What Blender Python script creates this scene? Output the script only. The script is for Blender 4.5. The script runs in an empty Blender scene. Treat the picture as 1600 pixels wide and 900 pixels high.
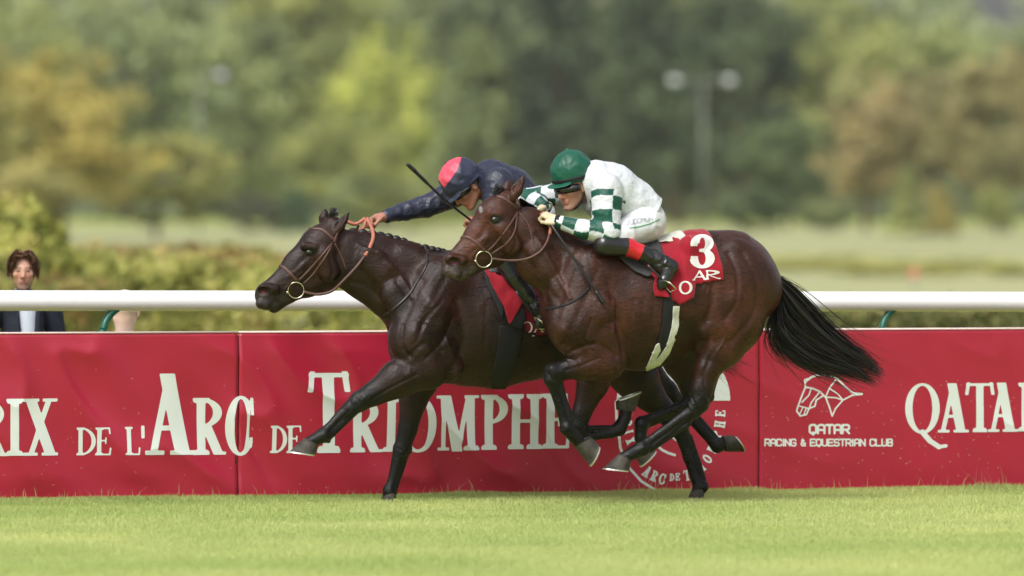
import bpy, math, random
import numpy as np
from mathutils import Vector, Matrix
from mathutils.bvhtree import BVHTree

rng = np.random.default_rng(7)
random.seed(7)
scene = bpy.context.scene
col = scene.collection

# ---------------------------------------------------------------- camera
FPX = 11250.0            # focal length in photo pixels (1600 wide)
CAMH = 1.75              # camera height above the turf
HOR = 345.0              # horizon row in the photo
cam_d = bpy.data.cameras.new('camera')
cam = bpy.data.objects.new('camera', cam_d)
col.objects.link(cam)
cam.location = (0, 0, CAMH)
cam.rotation_euler = (math.radians(90) - math.atan((450 - HOR) / FPX), 0, 0)
cam_d.sensor_width = 36.0
cam_d.lens = FPX * 36.0 / 1600.0
cam_d.clip_start = 1.0
cam_d.clip_end = 9000
cam_d.dof.use_dof = True
cam_d.dof.focus_distance = 44.9
cam_d.dof.aperture_fstop = 1.75
cam_d.dof.aperture_blades = 9
scene.camera = cam

# ---------------------------------------------------------------- sky, sun, exposure
SUN_EL, SUN_AZ = 52.0, 205.0       # azimuth: clockwise from +Y
world = bpy.data.worlds.new('World')
scene.world = world
world.use_nodes = True
wn = world.node_tree
bg = wn.nodes['Background']
sky = wn.nodes.new('ShaderNodeTexSky')
sky.sky_type = 'NISHITA'
sky.sun_disc = False
sky.sun_elevation = math.radians(SUN_EL)
sky.sun_rotation = math.radians(SUN_AZ)
sky.air_density = 1.0
sky.dust_density = 5.0
sky.ozone_density = 1.0
hs = wn.nodes.new('ShaderNodeHueSaturation')
hs.inputs['Saturation'].default_value = 0.32
wn.links.new(sky.outputs[0], hs.inputs['Color'])
wn.links.new(hs.outputs[0], bg.inputs[0])
bg.inputs[1].default_value = 0.15
sl = bpy.data.lights.new('sun', 'SUN')
sl.energy = 1.4
sl.angle = math.radians(22)
sl.color = (1.0, 0.985, 0.96)
sun = bpy.data.objects.new('sun', sl)
col.objects.link(sun)
az, el = math.radians(SUN_AZ), math.radians(SUN_EL)
sdir = Vector((math.sin(az) * math.cos(el), math.cos(az) * math.cos(el), math.sin(el)))
sun.rotation_euler = sdir.to_track_quat('Z', 'Y').to_euler()
sun.location = (0, 20, 40)
vs = scene.view_settings
vs.view_transform = 'Standard'
vs.look = 'None'
vs.gamma = 1.0
vs.use_curve_mapping = False
vs.exposure = 0.35
scene.render.engine = 'CYCLES'
scene.cycles.use_denoising = True
scene.cycles.max_bounces = 6
scene.cycles.transparent_max_bounces = 6
scene.cycles.caustics_reflective = False
scene.cycles.caustics_refractive = False

# ---------------------------------------------------------------- frames
TH = math.atan(0.302)              # the track runs away to the right
CT, ST = math.cos(TH), math.sin(TH)
C_BAN = 44.54                      # distance of the banner plane along its normal


def lin(r, g, b):
    f = lambda c: c / 12.92 if c <= 0.04045 else ((c + 0.055) / 1.055) ** 2.4
    return (f(r / 255), f(g / 255), f(b / 255))


class Frame:
    """Upright frame parallel to the track: u along it (image right), l across (away), z up."""
    def __init__(s, c, px0):
        s.c = c
        p = s.w(px0, HOR, 0.0)
        s.o = np.array([p[0], p[1], 0.0])

    def w(s, px, py, l):
        dx = (px - 800) / FPX
        t = (s.c + l) / (-ST * dx + CT)
        return np.array([t * dx, t, CAMH + (HOR - py) / FPX * t])

    def loc(s, P):
        d = np.asarray(P, float) - s.o
        return np.array([d[0] * CT + d[1] * ST, -d[0] * ST + d[1] * CT, d[2]])

    def pt(s, px, py, l=0.0):
        return s.loc(s.w(px, py, l))

    def rad(s, r):
        return r * s.c / CT / FPX

    def ray(s, px, py):
        o = s.loc((0, 0, CAMH))
        d = s.pt(px, py, 0.0) - o
        return Vector(o), Vector(d).normalized()

    def matrix(s):
        return Matrix.Translation(Vector(s.o)) @ Matrix.Rotation(TH, 4, 'Z')


# ---------------------------------------------------------------- objects
def empty(name, label, cat, mtx=None, group=None, kind=None):
    o = bpy.data.objects.new(name, None)
    col.objects.link(o)
    if mtx is not None:
        o.matrix_world = mtx
    tag(o, label, cat, group, kind)
    return o


def tag(o, label=None, cat=None, group=None, kind=None):
    if label: o['label'] = label
    if cat: o['category'] = cat
    if group: o['group'] = group
    if kind: o['kind'] = kind
    return o


def link_mesh(name, me, mat, parent=None, mtx=None):
    o = bpy.data.objects.new(name, me)
    col.objects.link(o)
    if mat is not None and not me.materials:
        for m in (mat if isinstance(mat, (list, tuple)) else [mat]):
            me.materials.append(m)
    if parent is not None:
        o.parent = parent
    if mtx is not None:
        o.matrix_world = mtx
    return o


def make_mesh(name, V, F, smooth=True, colv=None, face_mat=None):
    """V (n,3); F list of faces or an int array (m,3|4)."""
    me = bpy.data.meshes.new(name)
    if isinstance(F, np.ndarray):
        V = np.asarray(V, np.float32)
        n, k = F.shape
        me.vertices.add(len(V))
        me.vertices.foreach_set('co', V.ravel())
        me.loops.add(n * k)
        me.loops.foreach_set('vertex_index', F.astype(np.int32).ravel())
        me.polygons.add(n)
        me.polygons.foreach_set('loop_start', np.arange(0, n * k, k, dtype=np.int32))
        me.update(calc_edges=True)
    else:
        me.from_pydata([tuple(map(float, v)) for v in V], [], [tuple(map(int, f)) for f in F])
        me.update()
    if smooth:
        me.polygons.foreach_set('use_smooth', np.ones(len(me.polygons), bool))
    if colv is not None:
        a = me.color_attributes.new('Col', 'FLOAT_COLOR', 'POINT')
        c = np.ones((len(V), 4), np.float32)
        c[:, :3] = colv
        a.data.foreach_set('color', c.ravel())
    if face_mat is not None:
        me.polygons.foreach_set('material_index', np.asarray(face_mat, np.int32))
    return me


def obj(name, V, F, mat, parent=None, smooth=True, colv=None, mtx=None):
    return link_mesh(name, make_mesh(name, V, F, smooth, colv), mat, parent, mtx)


# ---------------------------------------------------------------- materials
def material(name, color=(.5, .5, .5), rough=.5, spec=.5, metal=0, attr=False, noise=0.0, nscale=8.0,
             bump=0.0, bscale=60.0, bstretch=(1, 1, 1), sheen=0.0, coat=0.0, transl=0.0, objcol=False, coat_rough=.1):
    m = bpy.data.materials.new(name)
    m.use_nodes = True
    nt = m.node_tree
    N, Lk = nt.nodes, nt.links
    p = N['Principled BSDF']
    p.inputs['Roughness'].default_value = rough
    p.inputs['Specular IOR Level'].default_value = spec
    p.inputs['Metallic'].default_value = metal
    if sheen: p.inputs['Sheen Weight'].default_value = sheen
    if coat:
        p.inputs['Coat Weight'].default_value = coat
        p.inputs['Coat Roughness'].default_value = coat_rough
    tc = N.new('ShaderNodeTexCoord')
    if attr:
        a = N.new('ShaderNodeAttribute'); a.attribute_name = 'Col'
        src = a.outputs['Color']
    else:
        a = N.new('ShaderNodeRGB'); a.outputs[0].default_value = (*color, 1)
        src = a.outputs[0]
    if objcol:
        oi = N.new('ShaderNodeObjectInfo')
        mx = N.new('ShaderNodeMix'); mx.data_type = 'RGBA'; mx.blend_type = 'MULTIPLY'
        mx.inputs['Factor'].default_value = 1
        Lk.new(src, mx.inputs[6]); Lk.new(oi.outputs['Color'], mx.inputs[7])
        src = mx.outputs[2]
    if noise:
        n = N.new('ShaderNodeTexNoise'); n.inputs['Scale'].default_value = nscale; n.inputs['Detail'].default_value = 6
        Lk.new(tc.outputs['Object'], n.inputs['Vector'])
        mr = N.new('ShaderNodeMapRange'); mr.inputs[1].default_value = .3; mr.inputs[2].default_value = .7
        mr.inputs[3].default_value = 1 - noise; mr.inputs[4].default_value = 1 + noise
        Lk.new(n.outputs[0], mr.inputs[0])
        mx = N.new('ShaderNodeMix'); mx.data_type = 'RGBA'; mx.blend_type = 'MULTIPLY'
        mx.inputs['Factor'].default_value = 1
        Lk.new(src, mx.inputs[6]); Lk.new(mr.outputs[0], mx.inputs[7])
        src = mx.outputs[2]
    Lk.new(src, p.inputs['Base Color'])
    if bump:
        mp = N.new('ShaderNodeMapping'); mp.inputs['Scale'].default_value = bstretch
        Lk.new(tc.outputs['Object'], mp.inputs[0])
        n = N.new('ShaderNodeTexNoise'); n.inputs['Scale'].default_value = bscale; n.inputs['Detail'].default_value = 5
        Lk.new(mp.outputs[0], n.inputs['Vector'])
        b = N.new('ShaderNodeBump'); b.inputs['Strength'].default_value = 1.0
        b.inputs['Distance'].default_value = bump
        Lk.new(n.outputs[0], b.inputs['Height'])
        Lk.new(b.outputs[0], p.inputs['Normal'])
    if transl:
        t = N.new('ShaderNodeBsdfTranslucent')
        Lk.new(src, t.inputs[0])
        ms = N.new('ShaderNodeMixShader'); ms.inputs[0].default_value = transl
        Lk.new(p.outputs[0], ms.inputs[1]); Lk.new(t.outputs[0], ms.inputs[2])
        Lk.new(ms.outputs[0], N['Material Output'].inputs[0])
    return m


# ---------------------------------------------------------------- noise
def vnoise(P, seed=0):
    P = np.asarray(P, np.float64)
    i = np.floor(P).astype(np.int64)
    f = P - i
    f = f * f * (3 - 2 * f)
    out = np.zeros(len(P))
    for dx in (0, 1):
        for dy in (0, 1):
            for dz in (0, 1):
                h = (i[:, 0] + dx) * 374761393 + (i[:, 1] + dy) * 668265263 + (i[:, 2] + dz) * 2147483647 + seed * 974711
                h = (h ^ (h >> 13)) * 1274126177
                h = (h ^ (h >> 16)) & 0xffff
                w = (f[:, 0] if dx else 1 - f[:, 0]) * (f[:, 1] if dy else 1 - f[:, 1]) * (f[:, 2] if dz else 1 - f[:, 2])
                out += w * (h / 65535.0)
    return out * 2 - 1


def fbm(P, oct=3, seed=0):
    o = 0; a = 1.0; P = np.asarray(P, float)
    for k in range(oct):
        o = o + a * vnoise(P, seed + k)
        P = P * 2.03 + 11.7
        a *= .5
    return o


def sstep(x, a, b):
    t = np.clip((x - a) / (b - a), 0, 1)
    return t * t * (3 - 2 * t)


# ---------------------------------------------------------------- signed distance sculpting
class SDF:
    def __init__(s, lo, hi, h):
        s.h = h
        s.lo = np.array(lo, float)
        s.n = np.ceil((np.array(hi, float) - s.lo) / h).astype(int) + 1
        s.d = np.full(s.n, 0.4, np.float32)

    def _sub(s, lo, hi):
        i0 = np.clip(np.floor((np.array(lo) - s.lo) / s.h).astype(int), 0, s.n)
        i1 = np.clip(np.ceil((np.array(hi) - s.lo) / s.h).astype(int) + 1, 0, s.n)
        sl = tuple(slice(a, b) for a, b in zip(i0, i1))
        g = [np.float32(s.lo[a]) + np.arange(i0[a], i1[a], dtype=np.float32) * np.float32(s.h) for a in range(3)]
        return sl, g[0][:, None, None], g[1][None, :, None], g[2][None, None, :]

    def _mix(s, sl, d, k, neg=False):
        o = s.d[sl]
        if neg:
            d = -d
            h = np.clip(.5 - .5 * (o - d) / k, 0, 1)
            s.d[sl] = o + (d - o) * h + k * h * (1 - h)
        else:
            h = np.clip(.5 + .5 * (d - o) / k, 0, 1)
            s.d[sl] = d + (o - d) * h - k * h * (1 - h)

    def cap(s, a, b, ra, rb, k=.02, sa=1.0, sb=None, neg=False):
        """Tapered capsule; sa, sb squeeze (>1) or widen (<1) it across (the l axis)."""
        if sb is None: sb = sa
        a = np.asarray(a, float); b = np.asarray(b, float)
        m = k + 3 * s.h
        r = np.array([max(ra, rb)] * 3)
        r[1] = max(ra / sa, rb / sb)
        sl, X, Y, Z = s._sub(np.minimum(a, b) - r - m, np.maximum(a, b) + r + m)
        ab = (b - a).astype(np.float32)
        L2 = float((ab ** 2).sum()) + 1e-9
        a32 = a.astype(np.float32)
        x, y, z = X - a32[0], Y - a32[1], Z - a32[2]
        t = np.clip((x * ab[0] + y * ab[1] + z * ab[2]) / np.float32(L2), 0, 1)
        dx = x - t * ab[0]; dz = z - t * ab[2]
        dy = (y - t * ab[1]) * (np.float32(sa) + t * np.float32(sb - sa))
        d = np.sqrt(dx * dx + dy * dy + dz * dz) - (np.float32(ra) + t * np.float32(rb - ra))
        s._mix(sl, d, k, neg)

    def chain(s, pts, rs, k=.02, ss=None, neg=False):
        for i in range(len(pts) - 1):
            s.cap(pts[i], pts[i + 1], rs[i], rs[i + 1], k if i else k,
                  1.0 if ss is None else ss[i], 1.0 if ss is None else ss[i + 1], neg)

    def ell(s, c, r, R=None, k=.02, neg=False):
        c = np.asarray(c, float); r = np.asarray(r, float)
        R = np.eye(3) if R is None else np.asarray(R, float)   # columns: local axes
        ext = np.sqrt(((R * r) ** 2).sum(1)) + k + 3 * s.h
        sl, X, Y, Z = s._sub(c - ext, c + ext)
        x, y, z = X - np.float32(c[0]), Y - np.float32(c[1]), Z - np.float32(c[2])
        k0 = 0; k1 = 0
        for j in range(3):
            q = (x * np.float32(R[0, j]) + y * np.float32(R[1, j]) + z * np.float32(R[2, j])) / np.float32(r[j])
            k0 = k0 + q * q
            k1 = k1 + (q / np.float32(r[j])) ** 2
        k0 = np.sqrt(k0); k1 = np.sqrt(k1) + 1e-6
        s._mix(sl, k0 * (k0 - 1) / k1, k, neg)

    def plane_cut(s, p, n):
        """keep the side the normal n does not point to"""
        n = np.asarray(n, float); n = n / np.linalg.norm(n)
        sl, X, Y, Z = s._sub(s.lo, s.lo + s.n * s.h)
        d = ((X - p[0]) * n[0] + (Y - p[1]) * n[1] + (Z - p[2]) * n[2]).astype(np.float32)
        s.d = np.maximum(s.d, d)

    def mesh(s, smooth=1):
        d = s.d
        d[0] = d[-1] = np.maximum(d[0], .01); d[:, 0] = np.maximum(d[:, 0], .01); d[:, -1] = np.maximum(d[:, -1], .01)
        d[:, :, 0] = np.maximum(d[:, :, 0], .01); d[:, :, -1] = np.maximum(d[:, :, -1], .01)
        ins = d < 0
        c = ins[:-1, :-1, :-1].astype(np.int8)
        cnt = np.zeros(tuple(n - 1 for n in d.shape), np.int8)
        offs = [(i, j, k) for i in (0, 1) for j in (0, 1) for k in (0, 1)]
        for (i, j, k) in offs:
            cnt += ins[i:i + cnt.shape[0], j:j + cnt.shape[1], k:k + cnt.shape[2]]
        act = (cnt > 0) & (cnt < 8)
        idx = np.argwhere(act)
        vid = np.full(cnt.shape, -1, np.int32)
        vid[act] = np.arange(len(idx), dtype=np.int32)
        val = np.stack([d[idx[:, 0] + o[0], idx[:, 1] + o[1], idx[:, 2] + o[2]] for o in offs], 1)
        acc = np.zeros((len(idx), 3)); num = np.zeros(len(idx))
        for a in range(8):
            for b in range(a + 1, 8):
                oa, ob = np.array(offs[a]), np.array(offs[b])
                if np.abs(oa - ob).sum() != 1: continue
                va, vb = val[:, a], val[:, b]
                m = (va < 0) != (vb < 0)
                t = np.where(m, va / np.where(m, va - vb, 1), 0)
                acc += m[:, None] * (oa + t[:, None] * (ob - oa))
                num += m
        V = s.lo + (idx + acc / num[:, None]) * s.h
        F = []
        for ax in range(3):
            sh = list(d.shape)
            A = [slice(None)] * 3; B = [slice(None)] * 3
            A[ax] = slice(0, -1); B[ax] = slice(1, None)
            o1, o2 = [a for a in range(3) if a != ax]
            ia, ib = ins[tuple(A)], ins[tuple(B)]
            e = np.argwhere(ia != ib)
            e = e[(e[:, o1] > 0) & (e[:, o2] > 0) & (e[:, o1] < d.shape[o1] - 1) & (e[:, o2] < d.shape[o2] - 1)]
            fl = ia[e[:, 0], e[:, 1], e[:, 2]]
            def cell(d1, d2):
                q = e.copy(); q[:, o1] -= d1; q[:, o2] -= d2
                return vid[q[:, 0], q[:, 1], q[:, 2]]
            q = np.stack([cell(1, 1), cell(0, 1), cell(0, 0), cell(1, 0)], 1)
            if ax == 1: fl = ~fl
            q[~fl] = q[~fl][:, ::-1]
            F.append(q)
        F = np.concatenate(F).astype(np.int32)
        for _ in range(smooth):
            V = laplace(V, F, .5)
        return V, F


def laplace(V, F, w):
    n = len(V)
    S = np.zeros((n, 3)); C = np.zeros(n)
    k = F.shape[1]
    for a in range(k):
        i, j = F[:, a], F[:, (a + 1) % k]
        for c in range(3):
            S[:, c] += np.bincount(i, V[j, c], n) + np.bincount(j, V[i, c], n)
        C += np.bincount(i, minlength=n) + np.bincount(j, minlength=n)
    return V + w * (S / np.maximum(C, 1)[:, None] - V)


def normals(V, F):
    fn = np.cross(V[F[:, 2]] - V[F[:, 0]], V[F[:, 3 if F.shape[1] > 3 else 1]] - V[F[:, 1 if F.shape[1] > 3 else 0]])
    if F.shape[1] == 3:
        fn = np.cross(V[F[:, 1]] - V[F[:, 0]], V[F[:, 2]] - V[F[:, 0]])
    N = np.zeros_like(V)
    for a in range(F.shape[1]):
        for c in range(3):
            N[:, c] += np.bincount(F[:, a], fn[:, c], len(V))
    return N / np.maximum(np.linalg.norm(N, axis=1), 1e-12)[:, None]


def seg_d(P, a, b):
    a = np.asarray(a, float); ab = np.asarray(b, float) - a
    t = np.clip(((P - a) @ ab) / (ab @ ab + 1e-12), 0, 1)
    return np.linalg.norm(P - a - t[:, None] * ab, axis=1), t


def chain_d(P, pts):
    """distance to a polyline and the running parameter (0..n-1)"""
    D = np.full(len(P), 9.0); T = np.zeros(len(P))
    for i in range(len(pts) - 1):
        d, t = seg_d(P, pts[i], pts[i + 1])
        m = d < D
        D[m] = d[m]; T[m] = i + t[m]
    return D, T


def bvh_of(V, F):
    return BVHTree.FromPolygons([tuple(v) for v in V], [tuple(int(i) for i in f) for f in F])


# ---------------------------------------------------------------- small mesh builders
def catmull(P, n):
    P = np.asarray(P, float)
    Q = np.vstack([2 * P[0] - P[1], P, 2 * P[-1] - P[-2]])
    out = []
    for i in range(len(P) - 1):
        p0, p1, p2, p3 = Q[i:i + 4]
        for t in np.linspace(0, 1, n, endpoint=False):
            out.append(.5 * ((2 * p1) + (p2 - p0) * t + (2 * p0 - 5 * p1 + 4 * p2 - p3) * t * t + (3 * p1 - p0 - 3 * p2 + p3) * t ** 3))
    out.append(P[-1])
    return np.array(out)


def tube(P, r, seg=8, closed=False):
    P = np.asarray(P, float); n = len(P)
    r = np.broadcast_to(np.asarray(r, float), (n,))
    V = []; F = []
    T = np.gradient(P, axis=0)
    if closed:
        T = np.roll(P, -1, 0) - np.roll(P, 1, 0)
    up = np.array([0.13, .95, .21])
    for i in range(n):
        t = T[i] / (np.linalg.norm(T[i]) + 1e-12)
        a = np.cross(t, up); a /= np.linalg.norm(a) + 1e-12
        b = np.cross(t, a)
        up = -np.cross(t, a) if False else up
        for j in range(seg):
            q = 2 * math.pi * j / seg
            V.append(P[i] + r[i] * (math.cos(q) * a + math.sin(q) * b))
    m = n if closed else n - 1
    for i in range(m):
        for j in range(seg):
            i2 = (i + 1) % n
            F.append((i * seg + j, i * seg + (j + 1) % seg, i2 * seg + (j + 1) % seg, i2 * seg + j))
    if not closed:
        F.append(tuple(range(seg))[::-1]); F.append(tuple((n - 1) * seg + j for j in range(seg)))
    return V, F


def ribbon(P, N, w, th):
    """a flat strap along P with surface normals N: box section"""
    P = np.asarray(P, float); N = np.asarray(N, float); n = len(P)
    T = np.gradient(P, axis=0)
    V = []; F = []
    w = np.broadcast_to(np.asarray(w, float), (n,))
    for i in range(n):
        t = T[i] / (np.linalg.norm(T[i]) + 1e-12)
        nn = N[i] - t * (N[i] @ t); nn /= np.linalg.norm(nn) + 1e-12
        b = np.cross(t, nn)
        for (x, y) in ((-.5, 0), (-.35, 1), (.35, 1), (.5, 0), (.4, -.5), (-.4, -.5)):
            V.append(P[i] + b * x * w[i] + nn * y * th)
    for i in range(n - 1):
        for j in range(6):
            F.append((i * 6 + j, i * 6 + (j + 1) % 6, (i + 1) * 6 + (j + 1) % 6, (i + 1) * 6 + j))
    F.append(tuple(range(6))[::-1]); F.append(tuple((n - 1) * 6 + j for j in range(6)))
    return V, F


def merge(*parts):
    V = []; F = []
    for v, f in parts:
        o = len(V); V.extend(list(v)); F.extend([tuple(int(i) + o for i in q) for q in f])
    return V, F


def box(lo, hi):
    x0, y0, z0 = lo; x1, y1, z1 = hi
    V = [(x0, y0, z0), (x1, y0, z0), (x1, y1, z0), (x0, y1, z0), (x0, y0, z1), (x1, y0, z1), (x1, y1, z1), (x0, y1, z1)]
    F = [(0, 3, 2, 1), (4, 5, 6, 7), (0, 1, 5, 4), (1, 2, 6, 5), (2, 3, 7, 6), (3, 0, 4, 7)]
    return V, F

# ---------------------------------------------------------------- lettering drawn as fields, meshed as thin print
def fbox(x, y, x0, x1, y0, y1):
    return np.minimum(np.minimum(x - x0, x1 - x), np.minimum(y - y0, y1 - y))


def fseg(x, y, x0, y0, x1, y1, w):
    ax, ay = x1 - x0, y1 - y0
    t = np.clip(((x - x0) * ax + (y - y0) * ay) / (ax * ax + ay * ay + 1e-9), 0, 1)
    return w / 2 - np.hypot(x - x0 - t * ax, y - y0 - t * ay)


def fdiag(x, y, x0, y0, x1, y1, w):
    """slanted stroke with horizontal ends, horizontal width w"""
    t = (y - y0) / (y1 - y0)
    c = x0 + t * (x1 - x0)
    return np.minimum((w / 2 - np.abs(x - c)) * .85, np.minimum(y - min(y0, y1), max(y0, y1) - y))


def fell(x, y, cx, cy, rx, ry):
    return (1 - np.hypot((x - cx) / rx, (y - cy) / ry)) * min(rx, ry)


def U(*a):
    r = a[0]
    for b in a[1:]: r = np.maximum(r, b)
    return r


def fring(x, y, cx, cy, rx, ry, wx, wy):
    return np.minimum(fell(x, y, cx, cy, rx, ry), -fell(x, y, cx, cy, max(rx - wx, .01), max(ry - wy, .01)))


SW, TW, SF, SO = .15, .08, .055, .07


def fstem(x, y, xc, w=SW, y0=0., y1=1., b=1, t=1):
    r = fbox(x, y, xc - w / 2, xc + w / 2, y0, y1)
    for on, ya, yb in ((b, y0, y0 + SF), (t, y1 - SF, y1)):
        if on:
            r = U(r, fbox(x, y, xc - w / 2 - SO, xc + w / 2 + SO, ya, yb))
            ym = (ya + yb) / 2 + (.03 if ya == y0 else -.03)
            r = U(r, fseg(x, y, xc - w / 2 - SO * .4, ym, xc + w / 2 + SO * .4, ym, .06))
    return r


def fserif(x, y, xc, yb, hl=.13):
    return fbox(x, y, xc - hl, xc + hl, yb, yb + SF)


def glyph(ch, x, y, W):
    xs = SO + SW / 2
    if ch == 'I': return fstem(x, y, W / 2)
    if ch == 'X':
        return U(fdiag(x, y, .14, 1, W - .13, 0, .2), fdiag(x, y, W - .15, 1, .13, 0, .1),
                 fserif(x, y, .15, 1 - SF, .15), fserif(x, y, W - .14, 1 - SF, .13), fserif(x, y, .13, 0, .13), fserif(x, y, W - .15, 0, .15))
    if ch == 'D':
        b = np.minimum(fring(x, y, xs, .5, W - xs, .5, SW, SF), x - xs)
        return U(fstem(x, y, xs), b)
    if ch in 'EL':
        r = U(fstem(x, y, xs), fbox(x, y, xs, W - .02, 0, SF), fdiag(x, y, W - .03, .28, W - .06, 0, .06))
        if ch == 'E':
            r = U(r, fbox(x, y, xs, W - .06, 1 - SF, 1), fdiag(x, y, W - .08, 1, W - .06, .76, .055),
                  fbox(x, y, xs, W - .2, .5, .5 + SF), fbox(x, y, W - .23, W - .18, .4, .65))
        return r
    if ch == 'A':
        return U(fdiag(x, y, .1, 0, W * .5, 1, .09), fdiag(x, y, W - .16, 0, W * .5 - .03, 1, .19),
                 fbox(x, y, W * .27, W * .68, .3, .3 + SF * 1.1), fserif(x, y, .12, 0, .12), fserif(x, y, W - .16, 0, .16))
    if ch in 'RP':
        b = np.minimum(fring(x, y, xs, .735, (W * (.86 if ch == 'R' else .97)) - xs, .265, SW, SF), x - xs)
        r = U(fstem(x, y, xs), b)
        if ch == 'R':
            r = U(r, fdiag(x, y, W - .13, 0, xs + .1, .5, .18), fserif(x, y, W - .1, 0, .1))
        return r
    if ch in 'CG':
        r = fring(x, y, W * .52, .5, W * .52, .515, SW, SF)
        r = np.minimum(r, U(W * .82 - x, np.abs(y - .5) - .27))
        return U(r, fdiag(x, y, W - .055, .98, W - .05, .68, .05), fdiag(x, y, W - .05, .3, W - .06, .12, .05))
    if ch == 'T':
        return U(fstem(x, y, W / 2, t=0), fbox(x, y, .02, W - .02, 1 - SF, 1),
                 fdiag(x, y, .07, 1.02, .03, .76, .07), fdiag(x, y, W - .07, 1.02, W - .03, .76, .07))
    if ch in 'OQ':
        r = fring(x, y, W / 2, .5, W / 2, .515, SW, SF)
        if ch == 'Q':
            r = U(r, fseg(x, y, W * .5, .02, W * .72, -.16, .11), fseg(x, y, W * .72, -.16, W * .98, -.28, .1), fseg(x, y, W * .95, -.285, W * 1.18, -.26, .07))
        return r
    if ch == 'M':
        a, b = .12, W - .17
        return U(fbox(x, y, a - .04, a + .04, 0, 1), fserif(x, y, a, 0, .11), fstem(x, y, b, t=0),
                 fserif(x, y, a - .02, 1 - SF, .1), fserif(x, y, b + .02, 1 - SF, .13),
                 fdiag(x, y, a + .06, 1, W * .47, -.02, .19), fdiag(x, y, b - .03, 1, W * .47, -.02, .09))
    if ch == 'H':
        return U(fstem(x, y, xs), fstem(x, y, W - xs), fbox(x, y, xs, W - xs, .48, .48 + SF * 1.1))
    if ch == "'":
        return fdiag(x, y, W / 2, .0, W / 2, 1, W * .75)
    if ch == '3':
        a = fring(x, y, W * .46, .74, W * .46, .27, .26, .1)
        a = np.minimum(a, U(x - W * .5, y - .74))
        b = fring(x, y, W * .46, .285, W * .5, .30, .26, .1)
        b = np.minimum(b, U(x - W * .42, .26 - y))
        return U(a, b, fbox(x, y, W * .34, W * .62, .49, .58), fbox(x, y, .0, .2, .66, .76), fbox(x, y, .0, .22, .24, .36))
    return np.full_like(x, -1)


SANS = {  # strokes on a 4 x 6 grid
    'Q': [[(0, 1), (0, 5), (1, 6), (3, 6), (4, 5), (4, 1), (3, 0), (1, 0), (0, 1)], [(2.2, .6), (2.2, -1)]],
    'A': [[(0, 0), (0, 5), (1, 6), (3, 6), (4, 5), (4, 0)], [(0, 2.4), (4, 2.4)]],
    'T': [[(0, 6), (4, 6)], [(2, 6), (2, 0)]],
    'R': [[(0, 0), (0, 6), (3.2, 6), (4, 5.2), (4, 3.4), (3.2, 2.6), (0, 2.6)], [(2, 2.6), (4, 0)]],
    'C': [[(4, 4.6), (4, 5.2), (3.2, 6), (.8, 6), (0, 5), (0, 1), (.8, 0), (3.2, 0), (4, .8), (4, 1.4)]],
    'G': [[(4, 5), (3.2, 6), (.8, 6), (0, 5), (0, 1), (.8, 0), (3.2, 0), (4, .8), (4, 2.8), (2.2, 2.8)]],
    'I': [[(2, 0), (2, 6)]],
    'N': [[(0, 0), (0, 6), (4, 0), (4, 6)]],
    'E': [[(4, 6), (0, 6), (0, 0), (4, 0)], [(0, 3), (3.4, 3)]],
    'U': [[(0, 6), (0, 1), (1, 0), (3, 0), (4, 1), (4, 6)]],
    'S': [[(4, 5), (3.2, 6), (.8, 6), (0, 5.2), (0, 3.8), (.8, 3), (3.2, 3), (4, 2.2), (4, .8), (3.2, 0), (.8, 0), (0, 1)]],
    'L': [[(0, 6), (0, 0), (4, 0)]],
    'B': [[(0, 0), (0, 6), (3.2, 6), (3.8, 5), (3.2, 3.1), (0, 3.1)], [(3.2, 3.1), (4, 2), (3.4, 0), (0, 0)]],
    '&': [[(4, 0), (.8, 4.6), (1.6, 6), (2.8, 4.8), (.2, 1.8), (1.2, 0), (2.6, 0), (4, 2.4)]],
    'J': [[(3, 6), (3, 1), (2, 0), (.8, .2)]],
    'D': [[(0, 0), (0, 6), (2.6, 6), (4, 4.4), (4, 1.6), (2.6, 0), (0, 0)]],
    'M': [[(0, 0), (0, 6), (2, 2.4), (4, 6), (4, 0)]],
    'O': [[(1, 0), (0, 1.4), (0, 4.6), (1, 6), (3, 6), (4, 4.6), (4, 1.4), (3, 0), (1, 0)]],
}


def fpoly(x, y, P, w):
    r = np.full_like(x, -99.)
    for a, b in zip(P[:-1], P[1:]):
        r = U(r, fseg(x, y, a[0], a[1], b[0], b[1], w))
    return r


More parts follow.
